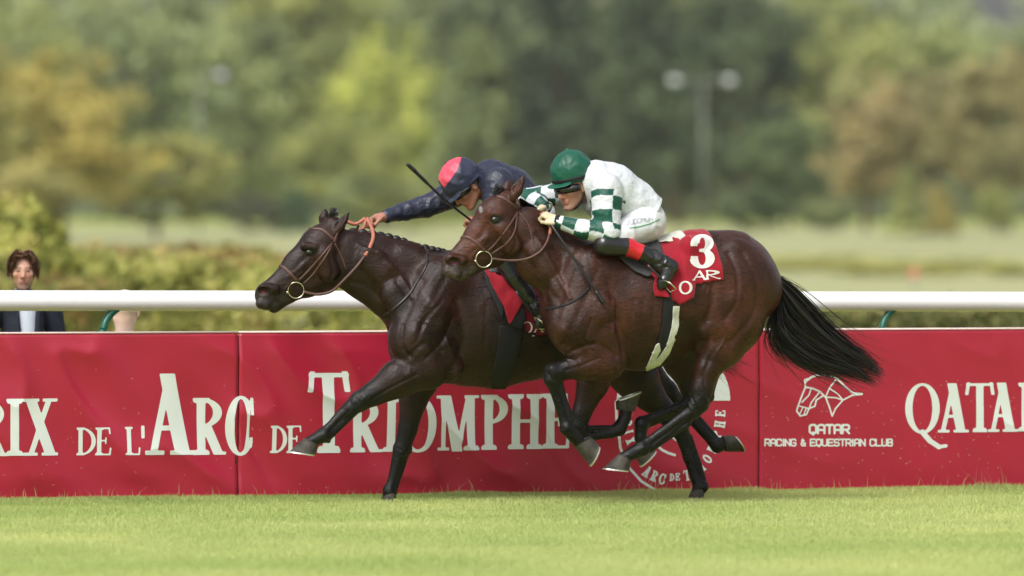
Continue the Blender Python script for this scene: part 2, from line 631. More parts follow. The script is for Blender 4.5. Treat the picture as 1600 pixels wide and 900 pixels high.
class Print:
    """collects glyphs in photo-pixel coordinates, then polygonises them"""
    def __init__(s):
        s.items = []     # (x0,x1,y0,y1, fn)

    def add(s, fn, x0, x1, y0, y1):
        s.items.append((x0, x1, y0, y1, fn))

    def serif(s, ch, x0, x1, yt, yb, slope=0.0, bold=0.0):
        H = yb - yt
        def fn(x, y):
            return glyph(ch, (x - x0) / H, (yb + slope * (x - x0) - y) / H, (x1 - x0) / H) * H + bold
        s.add(fn, x0 - 2, x1 + (.3 * H if ch == 'Q' else 2), yt - 4, yb + (.4 * H if ch == 'Q' else 4))

    def rot(s, ch, cx, cy, h, ang, wr=.62):
        ca, sa = math.cos(math.radians(ang)), math.sin(math.radians(ang))
        def fn(x, y):
            dx, dy = x - cx, cy - y
            a = (dx * ca + dy * sa) / h + wr / 2
            b = (-dx * sa + dy * ca) / h + .5
            return glyph(ch, a, b, wr) * h + .45
        s.add(fn, cx - h, cx + h, cy - h, cy + h)

    def sans(s, text, x0, x1, yt, yb, w=.22, slope=0.0, gap=.28):
        H = yb - yt
        adv = [(.55 if c == ' ' else .3 if c == 'I' else 1.0) for c in text]
        unit = (x1 - x0) / (sum(adv) + gap * (len(text) - 1))
        x = x0
        for c, a in zip(text, adv):
            if c != ' ':
                P = []
                for st in SANS[c]:
                    off = -.35 if c == 'I' else 0
                    P.append([(x + (q[0] / 4 + off) * unit, yb + slope * (x - x0) - q[1] / 6 * H) for q in st])
                def fn(X, Y, P=P):
                    r = np.full_like(X, -99.)
                    for st in P: r = U(r, fpoly(X, Y, st, w * H))
                    return r
                s.add(fn, x - 3, x + unit + 3, yt - 4, yb + .4 * H + 4)
            x += unit * (a + gap)

    def line(s, P, w):
        X = [p[0] for p in P]; Y = [p[1] for p in P]
        s.add(lambda x, y: fpoly(x, y, P, w), min(X) - w, max(X) + w, min(Y) - w, max(Y) + w)

    def polys(s, h):
        """one polygon soup; overlapping items are merged on a common grid"""
        x0 = min(i[0] for i in s.items); x1 = max(i[1] for i in s.items)
        y0 = min(i[2] for i in s.items); y1 = max(i[3] for i in s.items)
        gx = np.arange(x0, x1 + h, h); gy = np.arange(y0, y1 + h, h)
        f = np.full((len(gx), len(gy)), -5.0)
        for (a, b, c, d, fn) in s.items:
            i0, i1 = np.searchsorted(gx, [a, b]); j0, j1 = np.searchsorted(gy, [c, d])
            X, Y = np.meshgrid(gx[i0:i1], gy[j0:j1], indexing='ij')
            if X.size:
                f[i0:i1, j0:j1] = np.maximum(f[i0:i1, j0:j1], fn(X, Y))
        f[np.abs(f) < 1e-4] = 1e-4
        V = []; F = []; key = {}
        def vert(k, p):
            if k not in key:
                key[k] = len(V); V.append(p)
            return key[k]
        ins = f > 0
        cnt = ins[:-1, :-1].astype(int) + ins[1:, :-1] + ins[:-1, 1:] + ins[1:, 1:]
        for i, j in np.argwhere(cnt > 0):
            cs = [(i, j), (i + 1, j), (i + 1, j + 1), (i, j + 1)]
            face = []
            for q in range(4):
                a, b = cs[q], cs[(q + 1) % 4]
                fa, fb = f[a], f[b]
                if fa > 0:
                    face.append(vert(a, (gx[a[0]], gy[a[1]])))
                if (fa > 0) != (fb > 0):
                    t = fa / (fa - fb)
                    face.append(vert((min(a, b), max(a, b)), (gx[a[0]] + t * (gx[b[0]] - gx[a[0]]), gy[a[1]] + t * (gy[b[1]] - gy[a[1]]))))
            if len(face) > 2: F.append(face)
        return np.array(V), F


# ---------------------------------------------------------------- the ground
BF = Frame(C_BAN, 800)                 # banner frame; u = 0 at the picture's middle
MB = BF.matrix()


def ground_z(l):
    """l: metres behind the banner plane"""
    return float(np.interp(l, [-400, .25, 1.2, 14, 60, 300, 560, 900, 5000], [-.02, -.02, -.2, -.2, 0, .2, 1.2, 2.2, 6.0]))


def grass_ground(name, c1, c2, c3, scale):
    m = bpy.data.materials.new(name); m.use_nodes = True
    N, L = m.node_tree.nodes, m.node_tree.links
    p = N['Principled BSDF']; p.inputs['Roughness'].default_value = .9; p.inputs['Specular IOR Level'].default_value = .1
    tc = N.new('ShaderNodeTexCoord')
    n = N.new('ShaderNodeTexNoise'); n.inputs['Scale'].default_value = scale; n.inputs['Detail'].default_value = 8
    L.new(tc.outputs['Object'], n.inputs['Vector'])
    r = N.new('ShaderNodeValToRGB')
    r.color_ramp.elements[0].position = .3; r.color_ramp.elements[0].color = (*c1, 1)
    r.color_ramp.elements[1].position = .7; r.color_ramp.elements[1].color = (*c3, 1)
    e = r.color_ramp.elements.new(.5); e.color = (*c2, 1)
    L.new(n.outputs[0], r.inputs[0]); L.new(r.outputs[0], p.inputs['Base Color'])
    return m


GL = [-90, -40, -14, -5, -2, -.6, .25, .5, .8, 1.2, 3, 8, 14, 25, 40, 60, 90, 140, 200, 300, 420, 560, 700, 900, 1100]
GU = [-900, -400, -150, -60, -25, -10, -4, 0, 4, 10, 25, 60, 150, 400, 900]
V = [(u, l, ground_z(l)) for l in GL for u in GU]
nu = len(GU)
F = [(a * nu + b, a * nu + b + 1, (a + 1) * nu + b + 1, (a + 1) * nu + b) for a in range(len(GL) - 1) for b in range(nu - 1)]
m_ground = grass_ground('turf_ground', (.22, .28, .05), (.32, .37, .085), (.42, .44, .12), .6)
g = obj('ground', V, F, m_ground, mtx=MB)
tag(g, 'green turf of the racecourse running under the horses and out to the trees', kind='structure')

# paler hay-coloured infield strips lying on the far ground
m_field = grass_ground('field_grass', (.27, .29, .14), (.34, .35, .175), (.41, .40, .215), .05)
V = []; F = []
for (l0, l1) in ((62, 560),):
    n = 12
    for i in range(n):
        l = l0 + (l1 - l0) * (i / (n - 1)) ** 2
        V += [(-420, l, ground_z(l) + .05), (420, l, ground_z(l) + .05)]
    F += [(2 * i, 2 * i + 1, 2 * i + 3, 2 * i + 2) for i in range(n - 1)]
o = obj('infield', V, F, m_field, mtx=MB)
tag(o, 'pale mown infield meadow beyond the hedge', kind='structure')

# ---------------------------------------------------------------- turf blades (stuff)
def blades(n, umin, umax, lmin, lmax, hmin, hmax, w, hfun=None):
    if umin is None:
        Y = rng.uniform(33.5, 48.2, n); X = rng.uniform(-1, 1, n) * (.0711 * Y + 1.3)
        u = X * CT + (Y - BF.o[1]) * ST; l = -X * ST + (Y - BF.o[1]) * CT
        k = l < -.01
        u, l = u[k], l[k]; n = len(u)
    else:
        u = rng.uniform(umin, umax, n); l = rng.uniform(lmin, lmax, n)
    P = np.stack([u, l, np.full(n, -.02)], 1)
    h = rng.uniform(hmin, hmax, n)
    h *= 1 + .35 * vnoise(P * 2.2, 3)
    if hfun is not None: h = h * hfun(u, l)
    a = rng.uniform(0, 2 * math.pi, n)
    lean = rng.normal(0, .5, n) * h
    la = rng.uniform(0, 2 * math.pi, n)
    ww = w * rng.uniform(.6, 1.3, n)
    A = P + np.stack([np.cos(a) * ww / 2, np.sin(a) * ww / 2, np.zeros(n) - .004], 1)
    B = P - np.stack([np.cos(a) * ww / 2, np.sin(a) * ww / 2, np.zeros(n) + .004], 1)
    mid = np.stack([np.cos(la) * lean * .35, np.sin(la) * lean * .35, h * .6], 1)
    M1 = P + mid + (A - P) * .8; M2 = P + mid + (B - P) * .8
    Tp = P + np.stack([np.cos(la) * lean, np.sin(la) * lean, h], 1)
    return P, np.stack([A, B, M1, M2, Tp], 1)


N1 = 470000
P1, B1 = blades(N1, None, 0, 0, 0, .012, .028, .006)
near = np.exp(P1[:, 1] * 1.6)
def tall(u, l):
    return 1 + .9 * np.clip(vnoise(np.stack([u * 3.1, l * 2, u * 0], 1), 9), 0, 1)
P2, B2 = blades(26000, -4.6, 5.0, -.3, -.01, .014, .034, .005, tall)
P3, B3 = blades(300, -4.6, 5.0, -.15, -.01, .04, .10, .0035, tall)
Bl = np.concatenate([B1, B2, B3]); PP = np.concatenate([P1, P2, P3])
n = len(Bl)
Vg = Bl.reshape(-1, 3)
base = np.arange(n)[:, None] * 5
Fg = np.concatenate([base + np.array([[0, 1, 3]]), base + np.array([[0, 3, 2]]), base + np.array([[2, 3, 4]])])
stripe = sstep(np.sin(PP[:, 1] * 1.15 + 1.2 + .3 * vnoise(PP * .6, 2)), -.4, .4)
mixn = np.clip(.5 + .6 * fbm(PP * np.array([.9, .9, 1]), 3, 5) + rng.normal(0, .25, n), 0, 1)
near = sstep(PP[:, 1], -1.6, -.5)           # the uncut, greener strip along the boards
c_y = np.array([.64, .69, .30]); c_g = np.array([.45, .55, .20]); c_d = np.array([.24, .36, .11])
cc = c_g + (c_y - c_g) * (mixn * .75 + .25 * stripe)[:, None]
cc = cc + (c_d - cc) * (near * (.25 + .5 * (1 - mixn)))[:, None]
dry = rng.random(n) < .02
cc[dry] = (.56, .54, .26)
Cg = np.repeat(cc, 5, axis=0)
m_grass = material('grass_blade', rough=.55, spec=.25, attr=True, transl=.42)
o = obj('turf_grass', Vg, Fg.astype(np.int32), m_grass, smooth=False, colv=Cg, mtx=MB)
tag(o, 'short bright green turf blades in front of the red boards', 'grass', kind='stuff')

# ---------------------------------------------------------------- the banner boards
BH = 1.037


def wrinkle(u, z):
    """sag and folds of the vinyl, metres towards the camera (negative l)"""
    u = np.asarray(u, float); z = np.asarray(z, float)
    env = np.clip(z / .12, 0, 1) * np.clip((BH - z) / .12, 0, 1)
    P = np.stack([u * 2.4 + z * 1.5, z * 1.1 - u * .5, u * 0 + 3.3], -1).reshape(-1, 3)
    a = fbm(P, 2, 21).reshape(u.shape)
    Q = np.stack([u * 1.0 + z * 2.6, u * 3.3 + z * 1.6, u * 0 + 1.1], -1).reshape(-1, 3)
    b = (1 - np.abs(vnoise(Q, 31))).reshape(u.shape) ** 3
    left = np.clip((1.6 - u) / 2.0, .25, 1)
    return env * left * (.022 * a + .028 * b)


def ban_uz(px, py):
    """photo pixel -> (u, z) on the flat banner plane"""
    px = np.asarray(px, float); py = np.asarray(py, float)
    dx = (px - 800) / FPX
    t = C_BAN / (-ST * dx + CT)
    X = t * dx - BF.o[0]; Y = t - BF.o[1]
    return X * CT + Y * ST, CAMH + (HOR - py) / FPX * t


def vinyl():
    m = material('red_vinyl', lin(160, 27, 52), rough=.36, spec=.5, noise=.05, nscale=3, bump=.0012, bscale=5, bstretch=(1, 1, 1))
    return m


m_vinyl = vinyl()
m_print = material('white_print', lin(206, 212, 208), rough=.45, spec=.4, noise=.03, nscale=6)
m_hem = material('pale_hem', lin(225, 200, 200), rough=.6)
m_stake = material('stake_wood', lin(52, 20, 24), rough=.8)
seams = [float(ban_uz(x, 640)[0]) for x in (372, 1186)]
LEN = seams[1] - seams[0]
spans = [(seams[0] - LEN, seams[0] - .003), (seams[0] + .003, seams[1] - .003), (seams[1] + .003, seams[1] + LEN)]
ban_lab = ['red vinyl board at left lettered IX DE L\'ARC in white capitals',
           'red vinyl middle board lettered DE TRIOMPHE behind the galloping horses',
           'red vinyl board at right with horse head logo and QATAR lettering']
banners = []
for (u0, u1), lb in zip(spans, ban_lab):
    root = empty('advertising_board', lb, 'banner', MB, group='red boards along the running rail')
    nu, nz = int((u1 - u0) / .025), 42
    uu, zz = np.meshgrid(np.linspace(u0, u1, nu), np.linspace(-.03, BH, nz), indexing='ij')
    ll = -wrinkle(uu, zz)
    V = np.stack([uu, ll, zz], -1).reshape(-1, 3)
    I = np.arange(nu * nz).reshape(nu, nz)
    Fq = np.stack([I[:-1, :-1], I[1:, :-1], I[1:, 1:], I[:-1, 1:]], -1).reshape(-1, 4)
    nv = len(V)
    # give the sheet a back and closed rim
    V2 = V + np.array([0, .006, 0])
    rim = list(I[:, 0]) + list(I[-1, 1:]) + list(I[-2::-1, -1]) + list(I[0, -2:0:-1])
    R = np.array([(rim[i], rim[i - 1], rim[i - 1] + nv, rim[i] + nv) for i in range(len(rim))])
    obj('sheet', np.vstack([V, V2]), np.concatenate([Fq, Fq[:, ::-1] + nv, R]).astype(np.int32), m_vinyl, root)
    hv, hf = tube([(u0, .0, BH + .002), (u1, .0, BH + .002)], .007, 6)
    obj('hem', hv, hf, m_hem, root)
    for us in (u0, (u0 + u1) / 2, u1 - .04):
        v, f = box((us - .02, .012 if us < u1 - .05 else .05, -.3), (us + .02, .045 if us < u1 - .05 else .08, BH - .02))
        obj('stake', v, f, m_stake, root, smooth=False)
    banners.append(root)


def ban_print(name, pr, h, root):
    V, F = pr.polys(h)
    u, z = ban_uz(V[:, 0], V[:, 1])
    l = -wrinkle(u, z) - .0022
    return obj(name, np.stack([u, l, z], -1), [f[::-1] for f in F], m_print, root)


b0, b1, b2 = banners
p = Print()
for ch, x0, x1, yt, yb in (('P', -85, -40, 624, 713), ('R', -42, 12, 624, 713), ('I', 8, 34, 623, 712), ('X', 34, 90, 623, 712), ('D', 119, 149, 668, 711.5), ('E', 148, 173, 668, 711.5), ('L', 194, 218, 667, 711),
                           ("'", 219, 226, 665, 685), ('A', 225, 305, 584, 711), ('R', 302, 354, 622, 711), ('C', 352, 397, 620, 711)):
    p.serif(ch, x0, x1, yt, yb, -.008)
# the C runs over the seam: split at the seam
V, F = p.polys(1.6)
def split_print(name, V, F, root, right):
    u, z = ban_uz(V[:, 0], V[:, 1])
    keep = [f for f in F if (np.mean([u[i] for i in f]) > seams[0]) == right]
    idx = sorted({i for f in keep for i in f}); mp = {i: k for k, i in enumerate(idx)}
    l = -wrinkle(u, z) - .0022
    P = np.stack([u, l, z], -1)[idx]
    return obj(name, P, [[mp[i] for i in f][::-1] for f in keep], m_print, root)
split_print('lettering', V, F, b0, False)
split_print('lettering', V, F, b1, True)
p = Print()
for ch, x0, x1, yt, yb in (('D', 421, 447, 665, 708), ('E', 446, 471, 665, 708), ('T', 479, 546, 583, 708), ('R', 546, 597, 622, 707), ('I', 597, 623, 621, 706),
                           ('O', 622, 680, 619, 706), ('M', 681, 750, 618, 704), ('P', 751, 794, 617, 703), ('H', 793, 847, 616, 702), ('E', 847, 891, 615, 701)):
    p.serif(ch, x0, x1, yt, yb, -.008)
ban_print('lettering', p, 1.6, b1)
p = Print()
p.add(lambda x, y: np.minimum(89 - np.hypot(x - 1052, y - 626), 626 - y), 960, 1144, 534, 628)
cres = [(962, 628), (963.5, 660), (969, 700), (983, 731), (1002, 752), (1026, 767)]
p.line(cres, 4)
p.line([(1026, 696), (1034, 703), (1044, 708), (1054, 711)], 4)
p.line([(1052, 684), (1062, 692), (1068, 703)], 4); p.line([(1060, 684), (1070, 692), (1074, 700)], 3)
p.line([(1052, 596), (1058, 600), (1063, 608)], 2.5)
for ch, x, y, h, a in (('P', 976, 646, 14, -88), ('R', 979.5, 662, 14, -82), ('I', 981.5, 675, 14, -75), ('X', 984.5, 689, 14, -68), ('A', 1011, 737, 17, -33), ('R', 1022.5, 744, 16, -22), ('C', 1034.5, 748.5, 16, -12),
                       ('D', 1049.5, 746, 11, -3), ('E', 1058.5, 745, 11, 2), ('T', 1073, 743, 16, 12), ('R', 1087, 737, 14, 28), ('I', 1097, 729, 14, 40), ('O', 1105, 717, 15, 52), ('M', 1113, 702, 15, 64),
                       ('P', 1120.5, 679, 15, 76), ('H', 1124.5, 663, 16, 82), ('E', 1125.5, 646, 15, 86)):
    p.rot(ch, x, y, h, a)
ban_print('emblem', p, 1.1, b1)
p = Print()
for ch, x0, x1, yt, yb in (('Q', 1414, 1468, 600, 677), ('A', 1465, 1514, 599, 676), ('T', 1508, 1554, 599, 675.5), ('A', 1543, 1591, 598, 675), ('R', 1591, 1642, 598, 674)):
    p.serif(ch, x0, x1, yt, yb, -.006)
ban_print('lettering', p, 1.5, b2)
p = Print()
Z = lambda L: [(1150 + a / 2.647, 440 + b / 2.647) for a, b in L]
for L, w in (([(285, 415), (310, 395), (340, 385), (380, 385), (415, 400), (450, 435), (480, 460), (520, 465)], 3), ([(520, 466), (480, 470), (440, 490), (410, 525), (396, 556)], 2.4),
             ([(396, 556), (385, 520), (370, 480), (345, 455), (310, 440), (285, 437)], 2.6), ([(296, 402), (283, 406), (286, 437), (270, 475), (255, 515), (250, 535), (265, 556), (290, 550), (300, 525), (325, 515), (330, 490), (356, 474)], 2.4),
             ([(415, 400), (385, 440), (370, 475)], 2.2), ([(385, 442), (420, 465), (440, 490)], 2), ([(370, 478), (410, 480), (440, 490)], 2), ([(345, 455), (310, 500), (300, 525)], 2),
             ([(310, 440), (300, 470), (270, 500)], 2), ([(262, 515), (300, 525)], 2), ([(275, 520), (262, 550)], 1.8), ([(288, 525), (280, 550)], 1.8)):
    p.line(Z(L), w)
ban_print('logo', p, .9, b2)
p = Print()
p.sans('QATAR', 1265, 1326, 664, 677, .26)
p.sans('RACING & EQUESTRIAN CLUB', 1195, 1394, 686.5, 696.5, .24)
ban_print('caption', p, .7, b2)

# dry clippings stuck to the vinyl
m_fleck = material('dry_clipping', lin(205, 190, 150), rough=.8)
for root, (u0, u1), n in ((b1, spans[1], 60), (b2, (spans[2][0], spans[2][0] + 1.8), 120), (b0, (spans[0][1] - 1.6, spans[0][1]), 40)):
    V = []; F = []
    for i in range(n):
        u = rng.uniform(u0 + .02, u1 - .02); z = rng.beta(1.3, 2.2) * .95 + .03
        a = rng.uniform(0, 3.14); L = rng.uniform(.004, .016); w = rng.uniform(.0015, .003)
        l = float(-wrinkle(np.array([u]), np.array([z]))[0]) - .0045
        d = np.array([math.cos(a), 0, math.sin(a)]); e = np.array([-math.sin(a), 0, math.cos(a)])
        c = np.array([u, l, z]); o = len(V)
        V += [c - d * L / 2 - e * w / 2, c + d * L / 2 - e * w / 3, c + d * L / 2 + e * w / 3, c - d * L / 2 + e * w / 2]
        F.append((o, o + 1, o + 2, o + 3))
    fo = obj('clippings', V, F, m_fleck, root, smooth=False); fo['kind'] = 'stuff'

# ---------------------------------------------------------------- the running rail
m_rail = material('white_rail', lin(238, 241, 240), rough=.35, spec=.5, noise=.02, nscale=2)
m_green = material('green_tube', lin(20, 92, 74), rough=.35, spec=.5, noise=.1, nscale=9)
RF = Frame(C_BAN + .75, 800)
root = empty('running_rail', 'white plastic running rail on curved green supports behind red boards', 'rail', RF.matrix())
a = RF.pt(-260, 469.4); b = RF.pt(1860, 471.8)
P = [a + (b - a) * t for t in np.linspace(0, 1, 12)]
v, f = tube(P, .0665, 20)
obj('bar', v, f, m_rail, root)
for px in (183, 1398):
    top = RF.pt(px, 482); k = np.array
    path = catmull([top + k((.06, .05, .02)), top, top + k((-.055, -.0, -.05)), top + k((-.095, -.02, -.13)), top + k((-.11, -.03, -.3)), top + k((-.11, -.03, -1.5))], 6)
    v, f = tube(path, .026, 10)
    obj('support', v, f, m_green, root)

# ---------------------------------------------------------------- hedges and shrubs behind the rail
m_leaf = material('leaf', rough=.6, spec=.25, attr=True, transl=.3, objcol=True)
m_bark = material('bark', lin(92, 80, 66), rough=.9, spec=.1, noise=.3, nscale=6, bump=.02, bscale=5)


def leaf_quads(C, size, normal_bias=None, squash=1.0):
    n = len(C)
    a = rng.normal(size=(n, 3)); a /= np.linalg.norm(a, axis=1)[:, None]
    if normal_bias is not None:
        a = a * .8 + normal_bias; a /= np.linalg.norm(a, axis=1)[:, None]
    r = rng.normal(size=(n, 3))
    t = np.cross(a, r); t /= np.linalg.norm(t, axis=1)[:, None] + 1e-9
    b = np.cross(a, t)
    s = size * rng.uniform(.6, 1.4, n)[:, None]
    Q = np.stack([C - t * s, C - b * s * .55 + a * s * .12, C + t * s, C + b * s * .55 + a * s * .12], 1)
    return Q.reshape(-1, 3), np.arange(n * 4).reshape(n, 4)


def shrub_mesh(name, rx, ry, rz, nleaf, size, cols, seed, round_top=True):
    r = np.random.default_rng(seed)
    d = r.normal(size=(nleaf, 3)); d /= np.linalg.norm(d, axis=1)[:, None]
    if not round_top:
        d = np.sign(d) * np.abs(d) ** .55
        d /= np.max(np.abs(d), axis=1)[:, None] ** .8
    rad = r.uniform(.55, 1.0, nleaf) ** .5
    bump = 1 + .16 * fbm(d * 3.1, 3, seed)
    C = d * (rad * bump)[:, None] * np.array([rx, ry, rz])
    C[:, 2] += rz
    C[:, 2] = np.abs(C[:, 2])
    V, F = leaf_quads(C, size, d * .6)
    w = np.clip(.5 + .55 * fbm(C * 2.6 / max(rx, .6), 2, seed + 5) + r.normal(0, .18, nleaf), 0, .999)
    cols = np.array(cols)
    k = w * (len(cols) - 1); i = k.astype(int)
    cc = cols[i] + (cols[i + 1] - cols[i]) * (k - i)[:, None]
    return make_mesh(name, V, F.astype(np.int32), False, np.repeat(cc, 4, 0))


yg = [(.12, .14, .04), (.24, .26, .07), (.38, .39, .11), (.48, .46, .15), (.5, .44, .2)]
rd = [(.12, .13, .05), (.25, .26, .08), (.4, .38, .12), (.42, .3, .14), (.38, .2, .11)]
dk = [(.06, .07, .03), (.11, .125, .045), (.18, .19, .065), (.22, .18, .08)]
shrub_kinds = [shrub_mesh('foliage', 1.1, .7, .62, 9000, .055, yg, 41, False), shrub_mesh('foliage', 1.1, .7, .6, 9000, .05, rd, 42, False),
               shrub_mesh('foliage', 1.1, .7, .6, 9000, .045, dk, 43, False), shrub_mesh('foliage', 1.0, .9, 1.0, 14000, .06, yg, 44, True)]


def stems(root, h, n, spread):
    for i in range(n):
        a = 6.28 * i / n + .4
        P = [(0, 0, -.05), (math.cos(a) * spread * .4, math.sin(a) * spread * .4, h * .45), (math.cos(a) * spread, math.sin(a) * spread, h)]
        v, f = tube(catmull(P, 3), np.linspace(.022, .008, 7), 5)
        obj('stem', v, f, m_bark, root)


def place(px, Y):
    X = (px - 800) / FPX * Y
    l = -X * ST + Y * CT - C_BAN
    return X, Y, ground_z(l), FPX / Y


def shrub(px, Y, top_py, kind, wpx, label, tint=(1, 1, 1), group='hedge behind the running rail', depth=1.0):
    X, Y, gz, sc = place(px, Y)
    top = CAMH - (top_py - HOR) / sc
    root = empty('hedge_shrub', label, 'shrub', group=group)
    me = shrub_kinds[kind]
    nat = {0: 1.24, 1: 1.2, 2: 1.2, 3: 2.0}[kind]
    sz = (top - gz) / (nat * 1.04); sx = wpx / sc / 2.1
    root.location = (X, Y, gz); root.rotation_euler = (0, 0, TH * .8)
    o = link_mesh('foliage', me, m_leaf, root)
    o.scale = (sx, depth * 1.3, sz); o.color = (*[q * 1.25 for q in tint], 1)
    stems(root, (top - gz) * .6, 4, sx * .5)
    return root


shrub(20, 86, 306, 3, 232, 'tall rounded yellow-green bush behind the man at far left', (1, 1, .9))
hl = [(195, 88, 400, 0, 230, 'loose yellow-green hedge shrub right of the man'), (330, 92, 392, 1, 220, 'hedge shrub with reddish twigs left of the dark horse\'s nose'),
      (470, 86, 418, 0, 230, 'yellow-green hedge shrub under the dark horse\'s chin'), (625, 92, 404, 0, 260, 'hedge shrub behind the dark horse\'s neck'),
      (250, 102, 380, 1, 280, 'tawny shrub rising behind the hedge at left'), (60, 84, 430, 1, 190, 'reddish hedge shrub beside the man\'s shoulder'),
      (800, 78, 440, 1, 260, 'hedge shrub behind the two jockeys\' boots'), (1010, 78, 462, 2, 260, 'dark hedge shrub behind the bay horse\'s flank'),
      (1225, 76, 468, 2, 220, 'dark hedge shrub behind the bay horse\'s tail'), (1400, 74, 470, 2, 210, 'dark olive hedge shrub at the right green support'),
      (1560, 76, 468, 2, 220, 'dark olive hedge shrub at the right picture edge')]
for i, (px, Y, tp, kd, w, lb) in enumerate(hl):
    t = .85 + .3 * random.random()
    shrub(px, Y, tp, kd, w, lb, (t, t, t * (.9 + .2 * random.random())))

# ---------------------------------------------------------------- far trees
def crown_mesh(name, seed, shape, nclump, nleaf, size):
    r = np.random.default_rng(seed)
    d = r.normal(size=(nclump, 3)); d /= np.linalg.norm(d, axis=1)[:, None]
    rad = r.uniform(.15, 1, nclump) ** .45
    C = d * rad[:, None]
    if shape == 'round':
        C = C * np.array([.95, .95, .92])
    elif shape == 'tall':
        C = C * np.array([.7, .7, 1.0])
    elif shape == 'cone':
        t = r.uniform(0, 1, nclump) ** 1.5
        a = r.uniform(0, 6.283, nclump); q = (1 - t) * .62 * r.uniform(.3, 1, nclump) ** .5 + .05
        C = np.stack([np.cos(a) * q, np.sin(a) * q, t * 2 - 1], 1)
    cs = r.uniform(.12, .26, nclump)
    L = []; S = []
    for c, s_ in zip(C, cs):
        k = int(nleaf / nclump)
        e = r.normal(size=(k, 3)); e /= np.linalg.norm(e, axis=1)[:, None]
        e *= (r.uniform(.3, 1, k) ** .5)[:, None]
        L.append(c + e * s_ * np.array([1.25, 1.25, .8])); S.append(np.full(k, r.uniform(-1, 1)))
    L = np.concatenate(L); S = np.concatenate(S)
    V, F = leaf_quads(L, size, L * .7 + np.array([0, 0, .3]))
    n = len(L)
    w = np.clip(.5 + .3 * S + .35 * fbm(L * 2.2, 2, seed) + r.normal(0, .12, n), 0, 1)
    cc = np.array([.5, .55, .5]) + (np.array([1.35, 1.3, 1.1]) - np.array([.5, .55, .5])) * w[:, None]
    return make_mesh(name, V, F.astype(np.int32), False, np.repeat(cc, 4, 0))


crowns = {('round', k): crown_mesh('crown', 100 + k, 'round', 75, 5200, .055) for k in range(3)}
crowns.update({('tall', k): crown_mesh('crown', 110 + k, 'tall', 75, 5200, .054) for k in range(2)})
crowns.update({('cone', k): crown_mesh('crown', 120 + k, 'cone', 70, 5200, .055) for k in range(2)})
trunk_V, trunk_F = None, None


def trunk_mesh(seed):
    r = np.random.default_rng(seed)
    parts = [tube(catmull([(0, 0, -.3), (.02, .01, .25), (-.02, .02, .6), (.0, 0, 1.1)], 3), np.linspace(.05, .02, 10), 7)]
    for i in range(6):
        a = i * 1.05 + r.uniform(-.3, .3); h = r.uniform(.35, .7)
        P = [(0, 0, h), (math.cos(a) * .18, math.sin(a) * .18, h + .16), (math.cos(a) * .4, math.sin(a) * .4, h + .38)]
        parts.append(tube(catmull(P, 3), np.linspace(.022, .006, 7), 5))
    v, f = merge(*parts)
    return make_mesh('trunk', v, f)


trunks = [trunk_mesh(5), trunk_mesh(6)]


def tree(px, Y, top, base, wpx, shape, tint, label, lowfrac=.12, var=None, group='trees beyond the infield', bend=None):
    X, Y, gz, sc = place(px, Y)
    ztop = CAMH - (top - HOR) / sc
    H = ztop - gz
    root = empty('tree', label, 'tree', group=group)
    root.location = (X, Y, gz); root.rotation_euler = (0, 0, random.uniform(0, 6.28))
    var = random.randrange(3 if shape == 'round' else 2) if var is None else var
    c = link_mesh('crown', crowns[(shape, var)], m_leaf, root)
    z0 = H * lowfrac
    c.location = (0, 0, (z0 + H) / 2)
    hw = wpx / sc / 2
    c.scale = (hw / (.72 if shape == 'cone' else 1.02 if shape == 'round' else .8), hw / (.72 if shape == 'cone' else 1.02 if shape == 'round' else .8), (H - z0) / 2 / 1.08)
    c.color = (*tint, 1)
    t = link_mesh('trunk', trunks[var % 2], m_bark, root)
    t.scale = (H * .5, H * .5, H * .62)
    return root


